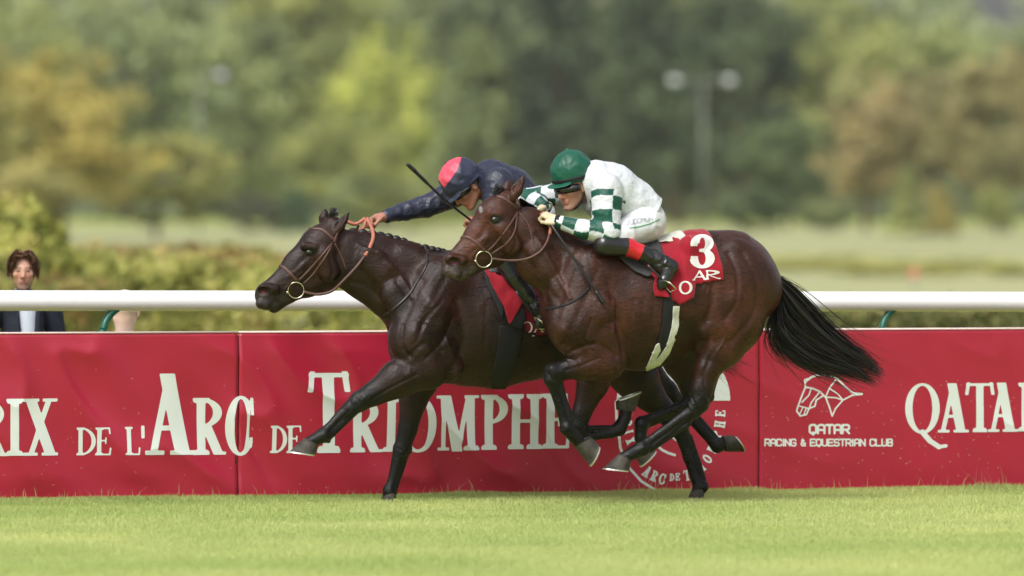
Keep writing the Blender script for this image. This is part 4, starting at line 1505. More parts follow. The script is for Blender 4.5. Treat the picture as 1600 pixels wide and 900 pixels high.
# ---------------------------------------------------------------- the bay horse (number 3, nearest)
FN = Frame(C_BAN - 1.85, 1000)
MN = FN.matrix()
bay = dict(
    torso=[(912, 488, 56, .20), (940, 475, 100, .255), (1000, 479, 98, .29), (1050, 467, 93, .30), (1095, 449, 87, .285), (1138, 440, 79, .27), (1171, 452, 51, .22)],
    neck=[(823, 364, 41, .085), (853, 396, 53, .10), (888, 420, 56, .13), (924, 457, 72, .185)],
    head=[(788, 316, 19, .062), (777, 340, 34, .098), (757, 374, 33.5, .070), (734, 398, 25.5, .053), (710, 413, 20.5, .053)],
    jaw=[(797, 368, 38, .078), (768, 395, 23.5, .053), (740, 415, 13, .038), (721, 428, 12, .042)],
    limbs=[
        dict(pts=[(925, 430, -.12, 50, 1.5), (900, 505, -.15, 44, 1.35), (948, 568, -.16, 27, 1.2), (915, 572, -.165, 22, 1.15), (886, 577, -.165, 15, 1.1), (866, 582, -.165, 15.5, 1.15),
                  (863, 593, -.165, 13.5, 1.2), (866, 607, -.165, 8.3, 1.2), (882, 658, -.16, 7.4, 1.2), (886, 669, -.16, 11.5, 1.1), (909, 696, -.155, 9.5, 1.0)], k=[.06, .05, .03, .025, .02, .014, .012, .012, .014, .014]),
        dict(pts=[(925, 430, .12, 50, 1.5), (905, 510, .14, 40, 1.35), (938, 570, .14, 27, 1.2), (926, 600, .14, 25, 1.2), (909, 645, .14, 15, 1.1), (904, 667, .14, 14, 1.15), (906, 678, .14, 12, 1.2),
                  (920, 682, .14, 8, 1.2), (957, 677, .14, 7.4, 1.2), (967, 670, .14, 11.5, 1.1), (976, 654, .14, 9, 1.0), (978, 640, .14, 10, 1.0)], k=[.06, .05, .03, .025, .02, .014, .012, .012, .014, .014, .014]),
        dict(pts=[(1145, 450, -.14, 68, 1.7), (1140, 503, -.16, 53, 1.65), (1127, 540, -.165, 36, 1.4), (1106, 575, -.165, 21, 1.15), (1096, 607, -.16, 18, 1.15), (1091, 630, -.16, 17, 1.2), (1082, 643, -.16, 12.5, 1.3),
                  (1061, 656, -.155, 8.2, 1.25), (1012, 692, -.15, 7.6, 1.2), (1004, 700, -.15, 11.5, 1.1), (976, 715, -.15, 9.5, 1.0)], k=[.06, .05, .035, .025, .02, .016, .014, .012, .014, .014]),
        dict(pts=[(1120, 450, .14, 66, 1.7), (1085, 515, .16, 50, 1.5), (1064, 562, .16, 29, 1.2), (1080, 604, .16, 18, 1.15), (1085, 624, .16, 16, 1.2), (1076, 632, .16, 12, 1.3),
                  (1058, 638, .155, 8.2, 1.25), (1012, 656, .15, 7.6, 1.2), (1003, 662, .15, 11.5, 1.1), (1001, 684, .15, 9, 1.0), (1003, 702, .15, 9.5, 1.0)], k=[.06, .05, .03, .025, .018, .014, .012, .012, .014, .014]),
    ],
    muscle=[  # x,y,lat -> x,y,lat, r1, r2, squeeze, blend
        (1098, 612, -.16, 1108, 622, -.16, 5.5, 6, 1.2, .012), (1118, 590, -.165, 1107, 617, -.16, 5, 4.5, 1.2, .012),
        (905, 520, -.215, 940, 480, -.235, 18, 26, 1.6, .03), (945, 520, -.22, 962, 560, -.19, 22, 18, 1.5, .03), (895, 545, -.185, 925, 560, -.19, 16, 18, 1.4, .022),
        (880, 455, -.125, 905, 500, -.17, 26, 22, 1.8, .035), (860, 420, -.09, 845, 395, -.085, 26, 22, 1.9, .03), (875, 385, -.07, 910, 402, -.10, 18, 22, 1.8, .03),
        (925, 400, -.13, 912, 452, -.19, 18, 20, 1.7, .025),
        (1085, 392, -.19, 1115, 425, -.225, 22, 20, 1.6, .03), (1150, 400, -.18, 1172, 440, -.19, 26, 24, 1.6, .035), (1185, 455, -.16, 1168, 505, -.18, 22, 20, 1.6, .03),
        (1120, 450, -.235, 1122, 505, -.225, 22, 26, 1.7, .035), (1092, 475, -.255, 1100, 520, -.225, 10, 12, 1.5, .02),
        (1130, 545, -.20, 1112, 575, -.19, 15, 11, 1.3, .02),
        (742, 385, -.052, 762, 370, -.068, 4, 4.5, 1.2, .02), (788, 357, -.082, 800, 382, -.072, 15, 17, 1.7, .02), (766, 333, -.078, 780, 336, -.088, 6, 6, 1.2, .022),
        (704, 404, -.045, 722, 406, -.052, 9, 8, 1.2, .014), (700, 424, -.025, 712, 428, -.035, 9, 9, 1.2, .012),
        (940, 590, -.165, 900, 590, -.165, 6, 4, 1.2, .016), (868, 612, -.165, 886, 662, -.162, 3.5, 3.5, 1.0, .006), (893, 655, -.162, 876, 607, -.165, 4.5, 4.5, 1.0, .008),
        (1076, 662, -.155, 1016, 703, -.15, 4.5, 4.5, 1.0, .008),
    ],
    groove=[(714, 411, -.085, 706, 409, -.055, 8.5, 6.5, .010), (716, 434, -.062, 741, 417, -.062, 2.2, 1.8, .006)],
    strokes=[([(816, 395), (842, 430), (872, 472)], .035, -.012), ([(908, 392), (884, 445), (870, 498)], .035, -.010), ([(936, 418), (914, 468), (893, 515)], .03, -.007),
             ([(952, 440), (966, 510), (976, 565)], .04, -.014), ([(876, 560), (900, 546), (932, 538), (962, 556)], .022, -.014), ([(1058, 498), (1082, 524), (1094, 542)], .06, -.022),
             ([(1092, 402), (1112, 440), (1113, 470), (1104, 500)], .03, -.016), ([(1160, 395), (1184, 445), (1174, 495), (1142, 535)], .03, -.011), ([(1112, 552), (1096, 590)], .02, -.007),
             ([(1080, 384)], .07, .016), ([(1100, 518)], .06, .014), ([(880, 518)], .07, .012), ([(945, 498)], .10, .014), ([(905, 566)], .05, .009), ([(1150, 470)], .11, .016), ([(1128, 420)], .08, .012),
             ([(990, 470), (985, 540)], .02, -.004), ([(1006, 468), (1002, 545)], .02, -.004), ([(1022, 470), (1019, 540)], .02, -.004), ([(1038, 480), (1036, 535)], .02, -.004),
             ([(930, 470), (942, 505), (968, 520), (985, 560)], .009, .004), ([(1075, 500), (1050, 530), (1020, 550)], .009, .004), ([(760, 378), (744, 392), (736, 405)], .009, .004), ([(1120, 480), (1135, 520), (1115, 560)], .009, .004),
             ([(800, 352), (806, 382), (792, 402)], .018, -.007), ([(762, 352), (748, 372)], .022, -.006), ([(752, 400), (776, 388)], .02, -.005), ([(900, 420), (885, 470)], .008, .003),
             ([(1122, 370), (1102, 394), (1096, 416)], .022, -.010), ([(1138, 396), (1152, 430), (1150, 470), (1132, 500)], .024, -.011), ([(1188, 402), (1202, 440), (1196, 482)], .022, -.009), ([(1104, 428), (1097, 448)], .008, -.006), ([(1112, 430), (1103, 456)], .008, -.006), ([(1118, 440), (1108, 464)], .008, -.005),
             ([(832, 362), (868, 425), (890, 466)], .03, .009), ([(866, 386), (890, 400), (908, 420)], .02, -.007), ([(925, 500), (915, 530), (925, 548)], .02, -.009), ([(960, 470), (958, 520)], .02, .006), ([(1075, 420), (1060, 460), (1062, 500)], .03, -.008),
             ([(872, 608), (890, 656)], .010, -.008), ([(1070, 656), (1018, 695)], .010, -.008), ([(853, 580), (866, 594), (880, 590)], .012, -.006), ([(862, 575)], .03, .006), ([(878, 580)], .02, .005),
             ([(1080, 618), (1090, 640)], .014, -.006), ([(1098, 618), (1106, 628)], .02, .006), ([(1074, 628), (1086, 646), (1098, 648)], .012, .005), ([(876, 668), (892, 674)], .012, -.004), ([(998, 694), (1010, 706)], .012, -.004),
             ([(935, 560), (905, 572), (884, 578)], .014, -.006), ([(1108, 560), (1100, 595), (1106, 615)], .014, -.007)],
)
g = horse_sdf(FN, bay, (688, 275), (1225, 745))
limb_details(FN, g, [((866, 585), (885, 668), (1, -.25), -.163, None), ((905, 676), (966, 674), (-.05, -1), .14, None),
    ((1090, 632), (1004, 700), (.62, .78), -.157, (1110, 621, 1117, 592)), ((1083, 628), (1003, 662), (.35, .93), .157, (1103, 611, 1104, 585))])
ear(g, FN, (803, 306), (820, 273), -.055, -.005, 10)
ear(g, FN, (789, 304), (795, 281), .055, .005, 10)
V, F = g.mesh(1)
V = sculpt(FN, V, F, bay['strokes'])
V = V + normals(V, F) * (fbm(V * 9, 2, 12) * .0016)[:, None]
RED = (.10, .028, .012)
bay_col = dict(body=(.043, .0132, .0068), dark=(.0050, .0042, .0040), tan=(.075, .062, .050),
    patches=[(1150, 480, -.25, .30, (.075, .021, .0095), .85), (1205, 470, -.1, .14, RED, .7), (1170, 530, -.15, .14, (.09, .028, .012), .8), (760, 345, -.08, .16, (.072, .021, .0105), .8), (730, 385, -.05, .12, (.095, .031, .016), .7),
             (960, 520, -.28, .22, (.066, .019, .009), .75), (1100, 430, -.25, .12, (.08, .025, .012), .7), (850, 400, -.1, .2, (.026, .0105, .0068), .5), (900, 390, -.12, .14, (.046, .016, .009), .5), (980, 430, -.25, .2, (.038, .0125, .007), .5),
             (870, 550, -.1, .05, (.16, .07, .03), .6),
             (1128, 478, -.25, .11, (.017, .0065, .0042), .75), (1160, 505, -.22, .12, (.020, .0072, .0045), .6), (1080, 510, -.28, .13, (.018, .0070, .0045), .7), (1015, 545, -.28, .2, (.020, .0076, .0048), .6), (892, 505, -.2, .12, (.019, .0074, .0048), .65),  # dark patches: shade on thigh, flank, belly and chest painted into the coat
             (1140, 378, -.1, .13, (.062, .027, .017), .6), (1060, 372, -.1, .12, (.05, .02, .012), .5), (855, 440, -.12, .12, (.018, .0078, .0052), .6), (1120, 405, -.22, .06, (.10, .034, .016), .7), (1108, 450, -.26, .05, (.11, .036, .017), .7), (1205, 500, -.1, .1, (.12, .036, .015), .7)],  # pale croup patches: highlights along the top painted into the coat
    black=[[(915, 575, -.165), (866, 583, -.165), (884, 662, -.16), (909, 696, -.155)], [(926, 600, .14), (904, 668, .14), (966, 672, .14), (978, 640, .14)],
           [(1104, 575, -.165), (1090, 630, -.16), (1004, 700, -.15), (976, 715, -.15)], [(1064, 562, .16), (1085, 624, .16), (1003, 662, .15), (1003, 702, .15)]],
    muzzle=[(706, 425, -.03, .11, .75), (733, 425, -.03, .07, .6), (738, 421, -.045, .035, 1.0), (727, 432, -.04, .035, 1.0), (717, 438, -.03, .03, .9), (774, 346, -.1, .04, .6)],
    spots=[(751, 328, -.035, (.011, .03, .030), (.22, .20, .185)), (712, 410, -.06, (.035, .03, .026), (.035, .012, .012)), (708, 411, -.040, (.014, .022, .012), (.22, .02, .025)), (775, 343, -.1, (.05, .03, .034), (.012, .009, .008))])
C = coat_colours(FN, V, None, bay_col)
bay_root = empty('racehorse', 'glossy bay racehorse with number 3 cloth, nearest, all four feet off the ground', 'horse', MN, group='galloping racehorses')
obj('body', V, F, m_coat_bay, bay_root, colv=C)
BVN = bvh_of(V, F)
for T, H, Cf, Cb, l in (((921, 727), (935, 695), (898, 699), (924, 683), -.155), ((1001, 614), (962, 628), (993, 640), (963, 639), .14),
                        ((943, 731), (983, 736), (965, 711), (985, 722), -.15), ((1000, 728), (1024, 702), (992, 708), (1014, 697), .15)):
    hoof(FN, bay_root, T, H, Cf, Cb, l)


def eyeball(fr, root, px, py, lat, r=.0255):
    for s in (1, -1):
        c = fr.pt(px, py, lat); c = c * np.array([1, s, 1])
        vv = []; ff = []
        n, m = 12, 8
        for i in range(m + 1):
            for j in range(n):
                a, b = math.pi * i / m, 2 * math.pi * j / n
                vv.append(c + r * np.array([1.15 * math.sin(a) * math.cos(b), .8 * math.cos(a), .85 * math.sin(a) * math.sin(b)]))
        for i in range(m):
            for j in range(n):
                ff.append((i * n + j, i * n + (j + 1) % n, (i + 1) * n + (j + 1) % n, (i + 1) * n + j))
        obj('eye', vv, ff, m_eye, root)


def eye_lat(fr, bvh, px, py):
    o, d = fr.ray(px, py)
    h = bvh.ray_cast(o, d)
    return (h[0].y if h[0] is not None else -.09)


eyeball(FN, bay_root, 774, 343, eye_lat(FN, BVN, 774, 343) + .006)
r = np.random.default_rng(4)
up = [FN.pt(x, y, 0) for x, y in ((1214, 428), (1247, 455), (1300, 512), (1348, 552), (1381, 584))]
lo = [FN.pt(x, y, 0) for x, y in ((1216, 470), (1213, 528), (1255, 565), (1312, 584), (1362, 597))]
tv, tf = strands((up, lo), .0055, .022, 1500, r)
lo2 = [FN.pt(x, y, 0) for x, y in ((1216, 470), (1198, 505), (1196, 535), (1215, 560), (1250, 580))]
up2 = [FN.pt(x, y, 0) for x, y in ((1218, 450), (1222, 500), (1222, 530), (1250, 560), (1300, 588))]
tv2, tf2 = strands((up2, lo2), .004, .02, 130, r)
obj('tail', np.vstack([tv, tv2]), np.vstack([tf, tf2 + len(tv)]), m_hair, bay_root, smooth=False)
# forelock and the little mane tuft at the poll
up = [FN.pt(x, y, 0) for x, y in ((783, 298), (778, 292), (772, 296), (770, 306))]; lo = [FN.pt(x, y, -.02) for x, y in ((792, 300), (785, 296), (779, 300), (777, 308))]
tv, tf = strands((up, lo), .005, .008, 160, r)
obj('forelock', tv, tf, m_hair, bay_root, smooth=False)
up = [FN.pt(x, y, .03) for x, y in ((812, 309), (840, 326), (868, 346), (900, 364))]; lo = [FN.pt(x, y, .09) for x, y in ((812, 322), (838, 345), (868, 366), (898, 384))]
V0 = []; F0 = []
for i in range(500):
    t = r.uniform(0, 1) * 2.999; k = int(t); f = t - k
    a = up[k] * (1 - f) + up[k + 1] * f; b = lo[k] * (1 - f) + lo[k + 1] * f
    b = b + r.normal(0, .012, 3) + np.array([.02, .03, -.05])
    m = (a + b) / 2 + np.array([0, .03, .03])
    sd = np.array([.004, 0, .002])
    o = len(V0); V0 += [a - sd, a + sd, m + sd, m - sd, b]; F0 += [(o, o + 1, o + 2, o + 3), (o + 3, o + 2, o + 4)]
obj('mane', V0, F0, m_hair, bay_root, smooth=False)

# ---------------------------------------------------------------- the dark horse behind
FF = Frame(C_BAN - 1.02, 780)
MF = FF.matrix()
drk = dict(
    torso=[(668, 502, 57, .20), (705, 497, 103, .255), (770, 502, 102, .29), (830, 494, 97, .30), (885, 476, 90, .29), (930, 464, 82, .27), (960, 478, 52, .22)],
    neck=[(546, 405, 46, .085), (582, 419, 53, .10), (628, 441, 64, .135), (668, 468, 76, .19)],
    head=[(521, 355, 17, .06), (502, 383, 31, .095), (470, 420, 30, .068), (443, 447, 23.5, .054), (418, 461, 20.5, .053)],
    jaw=[(511, 412, 40, .076), (480, 440, 24, .052), (452, 460, 13, .038), (428, 477, 12, .04)],
    limbs=[
        dict(pts=[(690, 450, -.12, 50, 1.5), (652, 530, -.16, 44, 1.35), (668, 572, -.165, 35, 1.3), (620, 592, -.165, 28, 1.2), (582, 616, -.16, 18, 1.15), (561, 628, -.155, 15.5, 1.15), (548, 638, -.155, 12.5, 1.2),
                  (533, 648, -.15, 8.3, 1.2), (512, 671, -.15, 7.6, 1.2), (507, 679, -.15, 11.5, 1.1), (485, 691, -.15, 9.5, 1.0)], k=[.06, .05, .035, .028, .02, .014, .012, .012, .014, .014]),
        dict(pts=[(690, 450, .12, 50, 1.5), (650, 540, .14, 42, 1.35), (655, 588, .14, 34, 1.25), (646, 625, .14, 22, 1.15), (637, 670, .14, 15, 1.1), (628, 703, .14, 13.5, 1.15), (622, 720, .14, 10.5, 1.2),
                  (612, 755, .14, 8, 1.2), (609, 766, .14, 11, 1.1), (607, 774, .14, 10, 1.0)], k=[.06, .05, .03, .025, .02, .014, .012, .012, .012]),
        dict(pts=[(930, 480, -.14, 66, 1.7), (955, 540, -.16, 52, 1.5), (994, 590, -.16, 36, 1.3), (1013, 616, -.16, 25, 1.2), (1034, 639, -.155, 19, 1.15), (1060, 667, -.15, 15.5, 1.2), (1067, 682, -.15, 12, 1.3),
                  (1076, 716, -.15, 8.4, 1.25), (1088, 750, -.15, 8, 1.2), (1095, 760, -.15, 11.5, 1.1), (1090, 768, -.15, 10, 1.0)], k=[.06, .05, .035, .025, .02, .016, .014, .012, .014, .014]),
        dict(pts=[(930, 480, .14, 62, 1.7), (970, 545, .16, 46, 1.5), (1012, 584, .16, 24, 1.2), (1045, 612, .16, 15, 1.2), (1054, 622, .16, 12, 1.3),
                  (1069, 642, .155, 8.2, 1.25), (1113, 690, .15, 7.8, 1.2), (1121, 696, .15, 11.5, 1.1), (1136, 692, .15, 9.5, 1.0)], k=[.06, .05, .03, .02, .014, .012, .014, .014]),
    ],
    muscle=[(640, 520, -.21, 680, 490, -.235, 18, 26, 1.6, .03), (690, 540, -.22, 705, 575, -.19, 22, 20, 1.5, .03), (648, 545, -.20, 665, 575, -.19, 18, 16, 1.4, .022),
            (620, 460, -.125, 648, 505, -.17, 26, 24, 1.8, .035), (600, 425, -.095, 575, 405, -.085, 24, 20, 1.9, .03), (630, 400, -.07, 670, 418, -.10, 16, 20, 1.8, .03),
            (690, 420, -.13, 668, 470, -.19, 18, 22, 1.7, .025), (1040, 600, .16, 1046, 604, .16, 7, 7, 1.2, .012),
            (1062, 655, -.155, 1074, 662, -.155, 6, 6, 1.2, .012),
            (452, 432, -.05, 474, 413, -.066, 4, 4.5, 1.2, .02), (506, 398, -.08, 514, 424, -.07, 15, 17, 1.7, .02), (475, 384, -.075, 491, 387, -.085, 6, 6, 1.2, .022),
            (411, 452, -.045, 430, 452, -.05, 9, 8, 1.2, .014), (408, 474, -.025, 416, 476, -.03, 9, 9, 1.2, .012), (510, 684, -.15, 513, 689, -.15, 5, 4, 1.2, .008),
            (640, 612, -.165, 590, 628, -.165, 6, 4, 1.2, .016), (555, 645, -.152, 517, 681, -.15, 4, 4.5, 1, .008), (634, 715, .14, 617, 765, .14, 4, 4.5, 1, .008), (1078, 682, -.15, 1099, 748, -.15, 4.5, 5, 1, .008)],
    groove=[(417, 457, -.085, 409, 455, -.055, 8.5, 6.5, .010), (421, 480, -.06, 449, 459, -.06, 2.2, 1.8, .006)],
    strokes=[([(548, 440), (580, 452), (612, 490)], .03, -.010), ([(690, 400), (655, 450), (632, 500)], .03, -.009), ([(700, 425), (672, 480), (650, 525)], .03, -.008),
             ([(715, 470), (725, 530), (700, 590)], .04, -.014), ([(640, 556), (664, 536), (690, 548)], .025, -.013), ([(629, 508), (628, 540), (640, 556)], .022, -.014), ([(670, 470)], .10, .014), ([(650, 520)], .06, .012), ([(690, 510)], .07, .012),
             ([(640, 585)], .05, .008), ([(760, 480), (755, 560)], .02, -.004), ([(600, 405), (640, 420), (660, 440)], .03, -.008), ([(560, 385), (600, 398)], .03, .008),
             ([(655, 500), (690, 515), (705, 550)], .009, .004), ([(472, 425), (456, 440), (446, 452)], .009, .004), ([(515, 398), (520, 428), (505, 447)], .018, -.007), ([(478, 402), (460, 422)], .022, -.006), ([(464, 446), (488, 434)], .02, -.005),
             ([(590, 395), (625, 430), (645, 465)], .03, .009), ([(690, 470), (665, 500), (650, 535)], .02, -.010), ([(705, 500), (690, 535), (665, 560)], .02, -.010), ([(620, 440), (640, 470)], .02, -.008),
             ([(546, 642), (514, 675)], .010, -.008), ([(630, 716), (617, 758)], .010, -.006), ([(650, 585), (600, 612), (572, 632)], .014, -.008), ([(556, 622), (566, 634)], .012, -.006), ([(552, 628)], .022, .005), ([(570, 622)], .02, .005), ([(1074, 690), (1094, 745)], .010, -.008), ([(620, 700), (634, 706)], .012, -.005)],
)
g = horse_sdf(FF, drk, (395, 325), (1165, 790))
limb_details(FF, g, [((560, 628), (507, 679), (.7, .72), -.153, None), ((628, 705), (609, 767), (1, .1), .14, None),
    ((1062, 670), (1095, 760), (1, -.3), -.15, (1077, 655, 1058, 632)), ((1050, 616), (1121, 696), (.72, -.7), .157, (1048, 601, 1025, 580))])
ear(g, FF, (524, 363), (546, 331), -.055, -.005, 9.5)
ear(g, FF, (505, 346), (509, 326), .055, .005, 9)
V, F = g.mesh(1)
V = sculpt(FF, V, F, drk['strokes'])
V = V + normals(V, F) * (fbm(V * 9, 2, 15) * .0016)[:, None]
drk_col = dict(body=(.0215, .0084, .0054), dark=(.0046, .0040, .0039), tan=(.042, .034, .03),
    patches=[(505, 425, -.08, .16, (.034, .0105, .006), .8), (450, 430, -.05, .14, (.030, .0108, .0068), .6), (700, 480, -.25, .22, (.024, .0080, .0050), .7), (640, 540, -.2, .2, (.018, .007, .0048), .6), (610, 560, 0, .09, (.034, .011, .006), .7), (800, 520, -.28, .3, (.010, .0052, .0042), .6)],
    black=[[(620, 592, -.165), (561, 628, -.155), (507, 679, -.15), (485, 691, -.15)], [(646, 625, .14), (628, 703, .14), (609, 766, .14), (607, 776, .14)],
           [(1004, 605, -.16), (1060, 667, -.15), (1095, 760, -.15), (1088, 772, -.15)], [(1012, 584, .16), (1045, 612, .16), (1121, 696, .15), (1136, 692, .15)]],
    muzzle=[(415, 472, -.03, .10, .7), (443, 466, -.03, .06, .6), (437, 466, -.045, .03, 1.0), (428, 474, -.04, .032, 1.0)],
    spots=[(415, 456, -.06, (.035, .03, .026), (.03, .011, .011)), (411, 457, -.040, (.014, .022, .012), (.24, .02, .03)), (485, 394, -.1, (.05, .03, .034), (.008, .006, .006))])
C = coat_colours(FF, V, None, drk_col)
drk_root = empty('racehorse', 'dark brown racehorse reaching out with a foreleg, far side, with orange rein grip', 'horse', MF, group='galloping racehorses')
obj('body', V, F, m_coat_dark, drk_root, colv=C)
BVF = bvh_of(V, F)
for T, H, Cf, Cb, l in (((453, 705), (493, 711), (473, 686), (496, 698), -.15), ((594, 784), (619, 784), (599, 772), (618, 772), .14),
                        ((1075, 779), (1099, 777), (1081, 767), (1100, 764), -.15), ((1162, 706), (1144, 680), (1137, 706), (1130, 681), .15)):
    hoof(FF, drk_root, T, H, Cf, Cb, l)
eyeball(FF, drk_root, 484, 394, eye_lat(FF, BVF, 484, 394) + .006)
up = [FF.pt(x, y, 0) for x, y in ((985, 430), (1030, 450), (1085, 500), (1130, 545), (1166, 570))]
lo = [FF.pt(x, y, 0) for x, y in ((985, 470), (1000, 515), (1050, 545), (1100, 570), (1145, 585))]
tv, tf = strands((up, lo), .005, .03, 700, r)
obj('tail', tv, tf, m_hair, drk_root, smooth=False)
# plaited mane: a row of rolled knots along the crest
crest = catmull([FF.pt(x, y, .0) for x, y in ((548, 361), (587, 366), (620, 374), (650, 384), (680, 391), (700, 395))], 8)
parts = []
for i in range(1, len(crest) - 1, 3):
    c = crest[i]; d_ = unit3(crest[i + 1] - crest[i - 1])
    P = [c + d_ * (t * .036) + np.array([0, .004 + .01 * (1 - t * t), .012 * (1 - t * t) - .010]) for t in np.linspace(-1, 1, 9)]
    rr = .006 + .017 * np.sin(np.linspace(.1, math.pi - .1, 9)) * r.uniform(.85, 1.15)
    parts.append(tube(P, rr, 9))
mv, mf = merge(*parts)
obj('mane', mv, mf, m_hair, drk_root)
# topknot between the ears
up = [FF.pt(x, y, 0) for x, y in ((513, 340), (516, 331), (519, 327), (523, 330))]; lo = [FF.pt(x, y, -.02) for x, y in ((520, 342), (524, 334), (528, 333), (531, 338))]
tv, tf = strands((up, lo), .005, .005, 120, r)
obj('forelock', tv, tf, m_hair, drk_root, smooth=False)

# ================================================================ tack
m_red_cloth = material('red_cloth', lin(146, 17, 36), rough=.75, spec=.2, sheen=.2, noise=.08, nscale=12, bump=.003, bscale=14)
m_dred_cloth = material('dark_red_cloth', lin(104, 16, 34), rough=.75, spec=.2, noise=.08, nscale=12, bump=.003, bscale=14)
m_white_cloth = material('white_fleece', lin(198, 198, 186), rough=.9, spec=.1, noise=.12, nscale=40, bump=.004, bscale=50)
m_black_web = material('black_webbing', (.011, .011, .013), rough=.65, spec=.3, bump=.001, bscale=90)
m_grey_leather = material('grey_saddle_leather', lin(58, 58, 60), rough=.55, spec=.4, bump=.002, bscale=30, bstretch=(1, 1, .2))
m_cloth_print = material('cloth_print', lin(210, 208, 204), rough=.7, spec=.2)


def poly_field(P):
    P = np.array(P, float)
    def fn(x, y):
        ins = np.zeros(x.shape, bool); d = np.full(x.shape, 1e9)
        for a, b in zip(P, np.roll(P, -1, 0)):
            c = ((a[1] > y) != (b[1] > y))
            with np.errstate(divide='ignore', invalid='ignore'):
                xi = (b[0] - a[0]) * (y - a[1]) / (b[1] - a[1] + 1e-12) + a[0]
            ins ^= c & (x < xi)
            ax, ay = b - a
            t = np.clip(((x - a[0]) * ax + (y - a[1]) * ay) / (ax * ax + ay * ay + 1e-9), 0, 1)
            d = np.minimum(d, np.hypot(x - a[0] - t * ax, y - a[1] - t * ay))
        return np.where(ins, d, -d)
    return fn


def drape(fr, V2, F2, bvh, off, thick=0.0, wr=0.0, seed=0, fallback=-.3):
    """project a pixel-space polygon soup on a surface; optional thickness and wrinkles"""
    P = np.zeros((len(V2), 3)); N = np.zeros((len(V2), 3)); ok = np.zeros(len(V2), bool)
    for i, (x, y) in enumerate(V2):
        o, d = fr.ray(x, y)
        h = bvh.ray_cast(o, d)
        if h[0] is not None:
            n = h[1] if h[1].dot(d) < 0 else -h[1]
            P[i] = h[0]; N[i] = n; ok[i] = True
        else:
            P[i] = fr.pt(x, y, fallback); N[i] = (0, -1, 0)
    if (~ok).any() and ok.any():
        for i in np.where(~ok)[0]:
            j = np.where(ok)[0][np.argmin(((V2[ok] - V2[i]) ** 2).sum(1))]
            P[i] = fr.pt(V2[i][0], V2[i][1], P[j][1]); N[i] = N[j]
    o = np.full(len(P), off)
    if wr: o = o + wr * fbm(np.stack([V2[:, 0] * .07, V2[:, 1] * .05, V2[:, 0] * 0], 1), 2, seed)
    A = P + N * o[:, None]
    F = [list(f)[::-1] for f in F2]
    if not thick: return A, F
    B = A - N * thick
    n = len(A)
    cnt = {}
    for f in F:
        for a, b in zip(f, f[1:] + f[:1]): cnt[(a, b)] = 1
    rim = [(b, a, a + n, b + n) for (a, b) in cnt if (b, a) not in cnt]
    return np.vstack([A, B]), F + [[i + n for i in f[::-1]] for f in F] + rim


def patch(name, fr, bvh, poly, off, mat, root, thick=.006, h=3.0, wr=0.0, seed=0, mirror=True, fallback=-.3):
    pr = Print(); X = [p[0] for p in poly]; Y = [p[1] for p in poly]
    pr.add(poly_field(poly), min(X) - h, max(X) + h, min(Y) - h, max(Y) + h)
    V2, F2 = pr.polys(h)
    V, F = drape(fr, V2, F2, bvh, off, thick, wr, seed, fallback)
    o = obj(name, V, F, mat, root)
    if mirror:
        obj(name, V * np.array([1, -1, 1]), [f[::-1] for f in F], mat, root)
    return V, F


def stencil(name, fr, bvh, pr, h, mat, root, off=.003):
    V2, F2 = pr.polys(h)
    V, F = drape(fr, V2, F2, bvh, off)
    return obj(name, V, F, mat, root)


def wrap(fr, bvh, px0, px1f, zc_py, top_off, zb, nu=40, nv=40, wr=.004, seed=1, pleat=None):
    """cloth over the back, down both flanks to the pixel row zb(px)"""
    V = []
    for i in range(nu):
        s = i / (nu - 1)
        for side in (-1, 1):
            pass
        row = []
        for side in (-1, 1):
            curve = []
            px_m = px0 + s * (px1f(.5) - px0)
            for a in np.linspace(0, 125, 70):
                q = math.radians(a)
                v = min(a / 90, 1)
                px = px0 + s * (px1f(v) - px0)
                c = fr.pt(px, zc_py, -.24) * np.array([1, 0, 1])
                d = Vector((0, side * math.sin(q), math.cos(q)))
                h = bvh.ray_cast(Vector(c), d)
                p = np.array(h[0]) + np.array(d) * top_off
                curve.append(p)
                if p[2] < fr.pt(px, zb(px), p[1])[2]: break
            curve = np.array(curve)
            L = np.r_[0, np.cumsum(np.linalg.norm(np.diff(curve, axis=0), axis=1))]
            t = np.linspace(0, L[-1], nv)
            row.append(np.stack([np.interp(t, L, curve[:, k]) for k in range(3)], 1))
        V.append(np.vstack([row[0][::-1], row[1][1:]]))
    V = np.array(V); m = V.shape[1]
    I = np.arange(nu * m).reshape(nu, m)
    F = np.stack([I[:-1, :-1], I[:-1, 1:], I[1:, 1:], I[1:, :-1]], -1).reshape(-1, 4)
    P = V.reshape(-1, 3)
    N = normals(P, F)
    if (N[:, 2] * 1).mean() < 0: F = F[:, ::-1]; N = -N
    d = wr * fbm(P * np.array([14, 5, 5]), 2, seed)
    if pleat is not None: d = d + pleat(P)
    P = P + N * d[:, None]
    B = P - N * .005
    n = len(P)
    rim = list(I[:, 0]) + list(I[-1, 1:]) + list(I[-2::-1, -1]) + list(I[0, -2:0:-1])
    R = np.array([(rim[i], rim[i - 1], rim[i - 1] + n, rim[i] + n) for i in range(len(rim))])
    return np.vstack([P, B]), np.concatenate([F, F[:, ::-1] + n, R]).astype(np.int32)


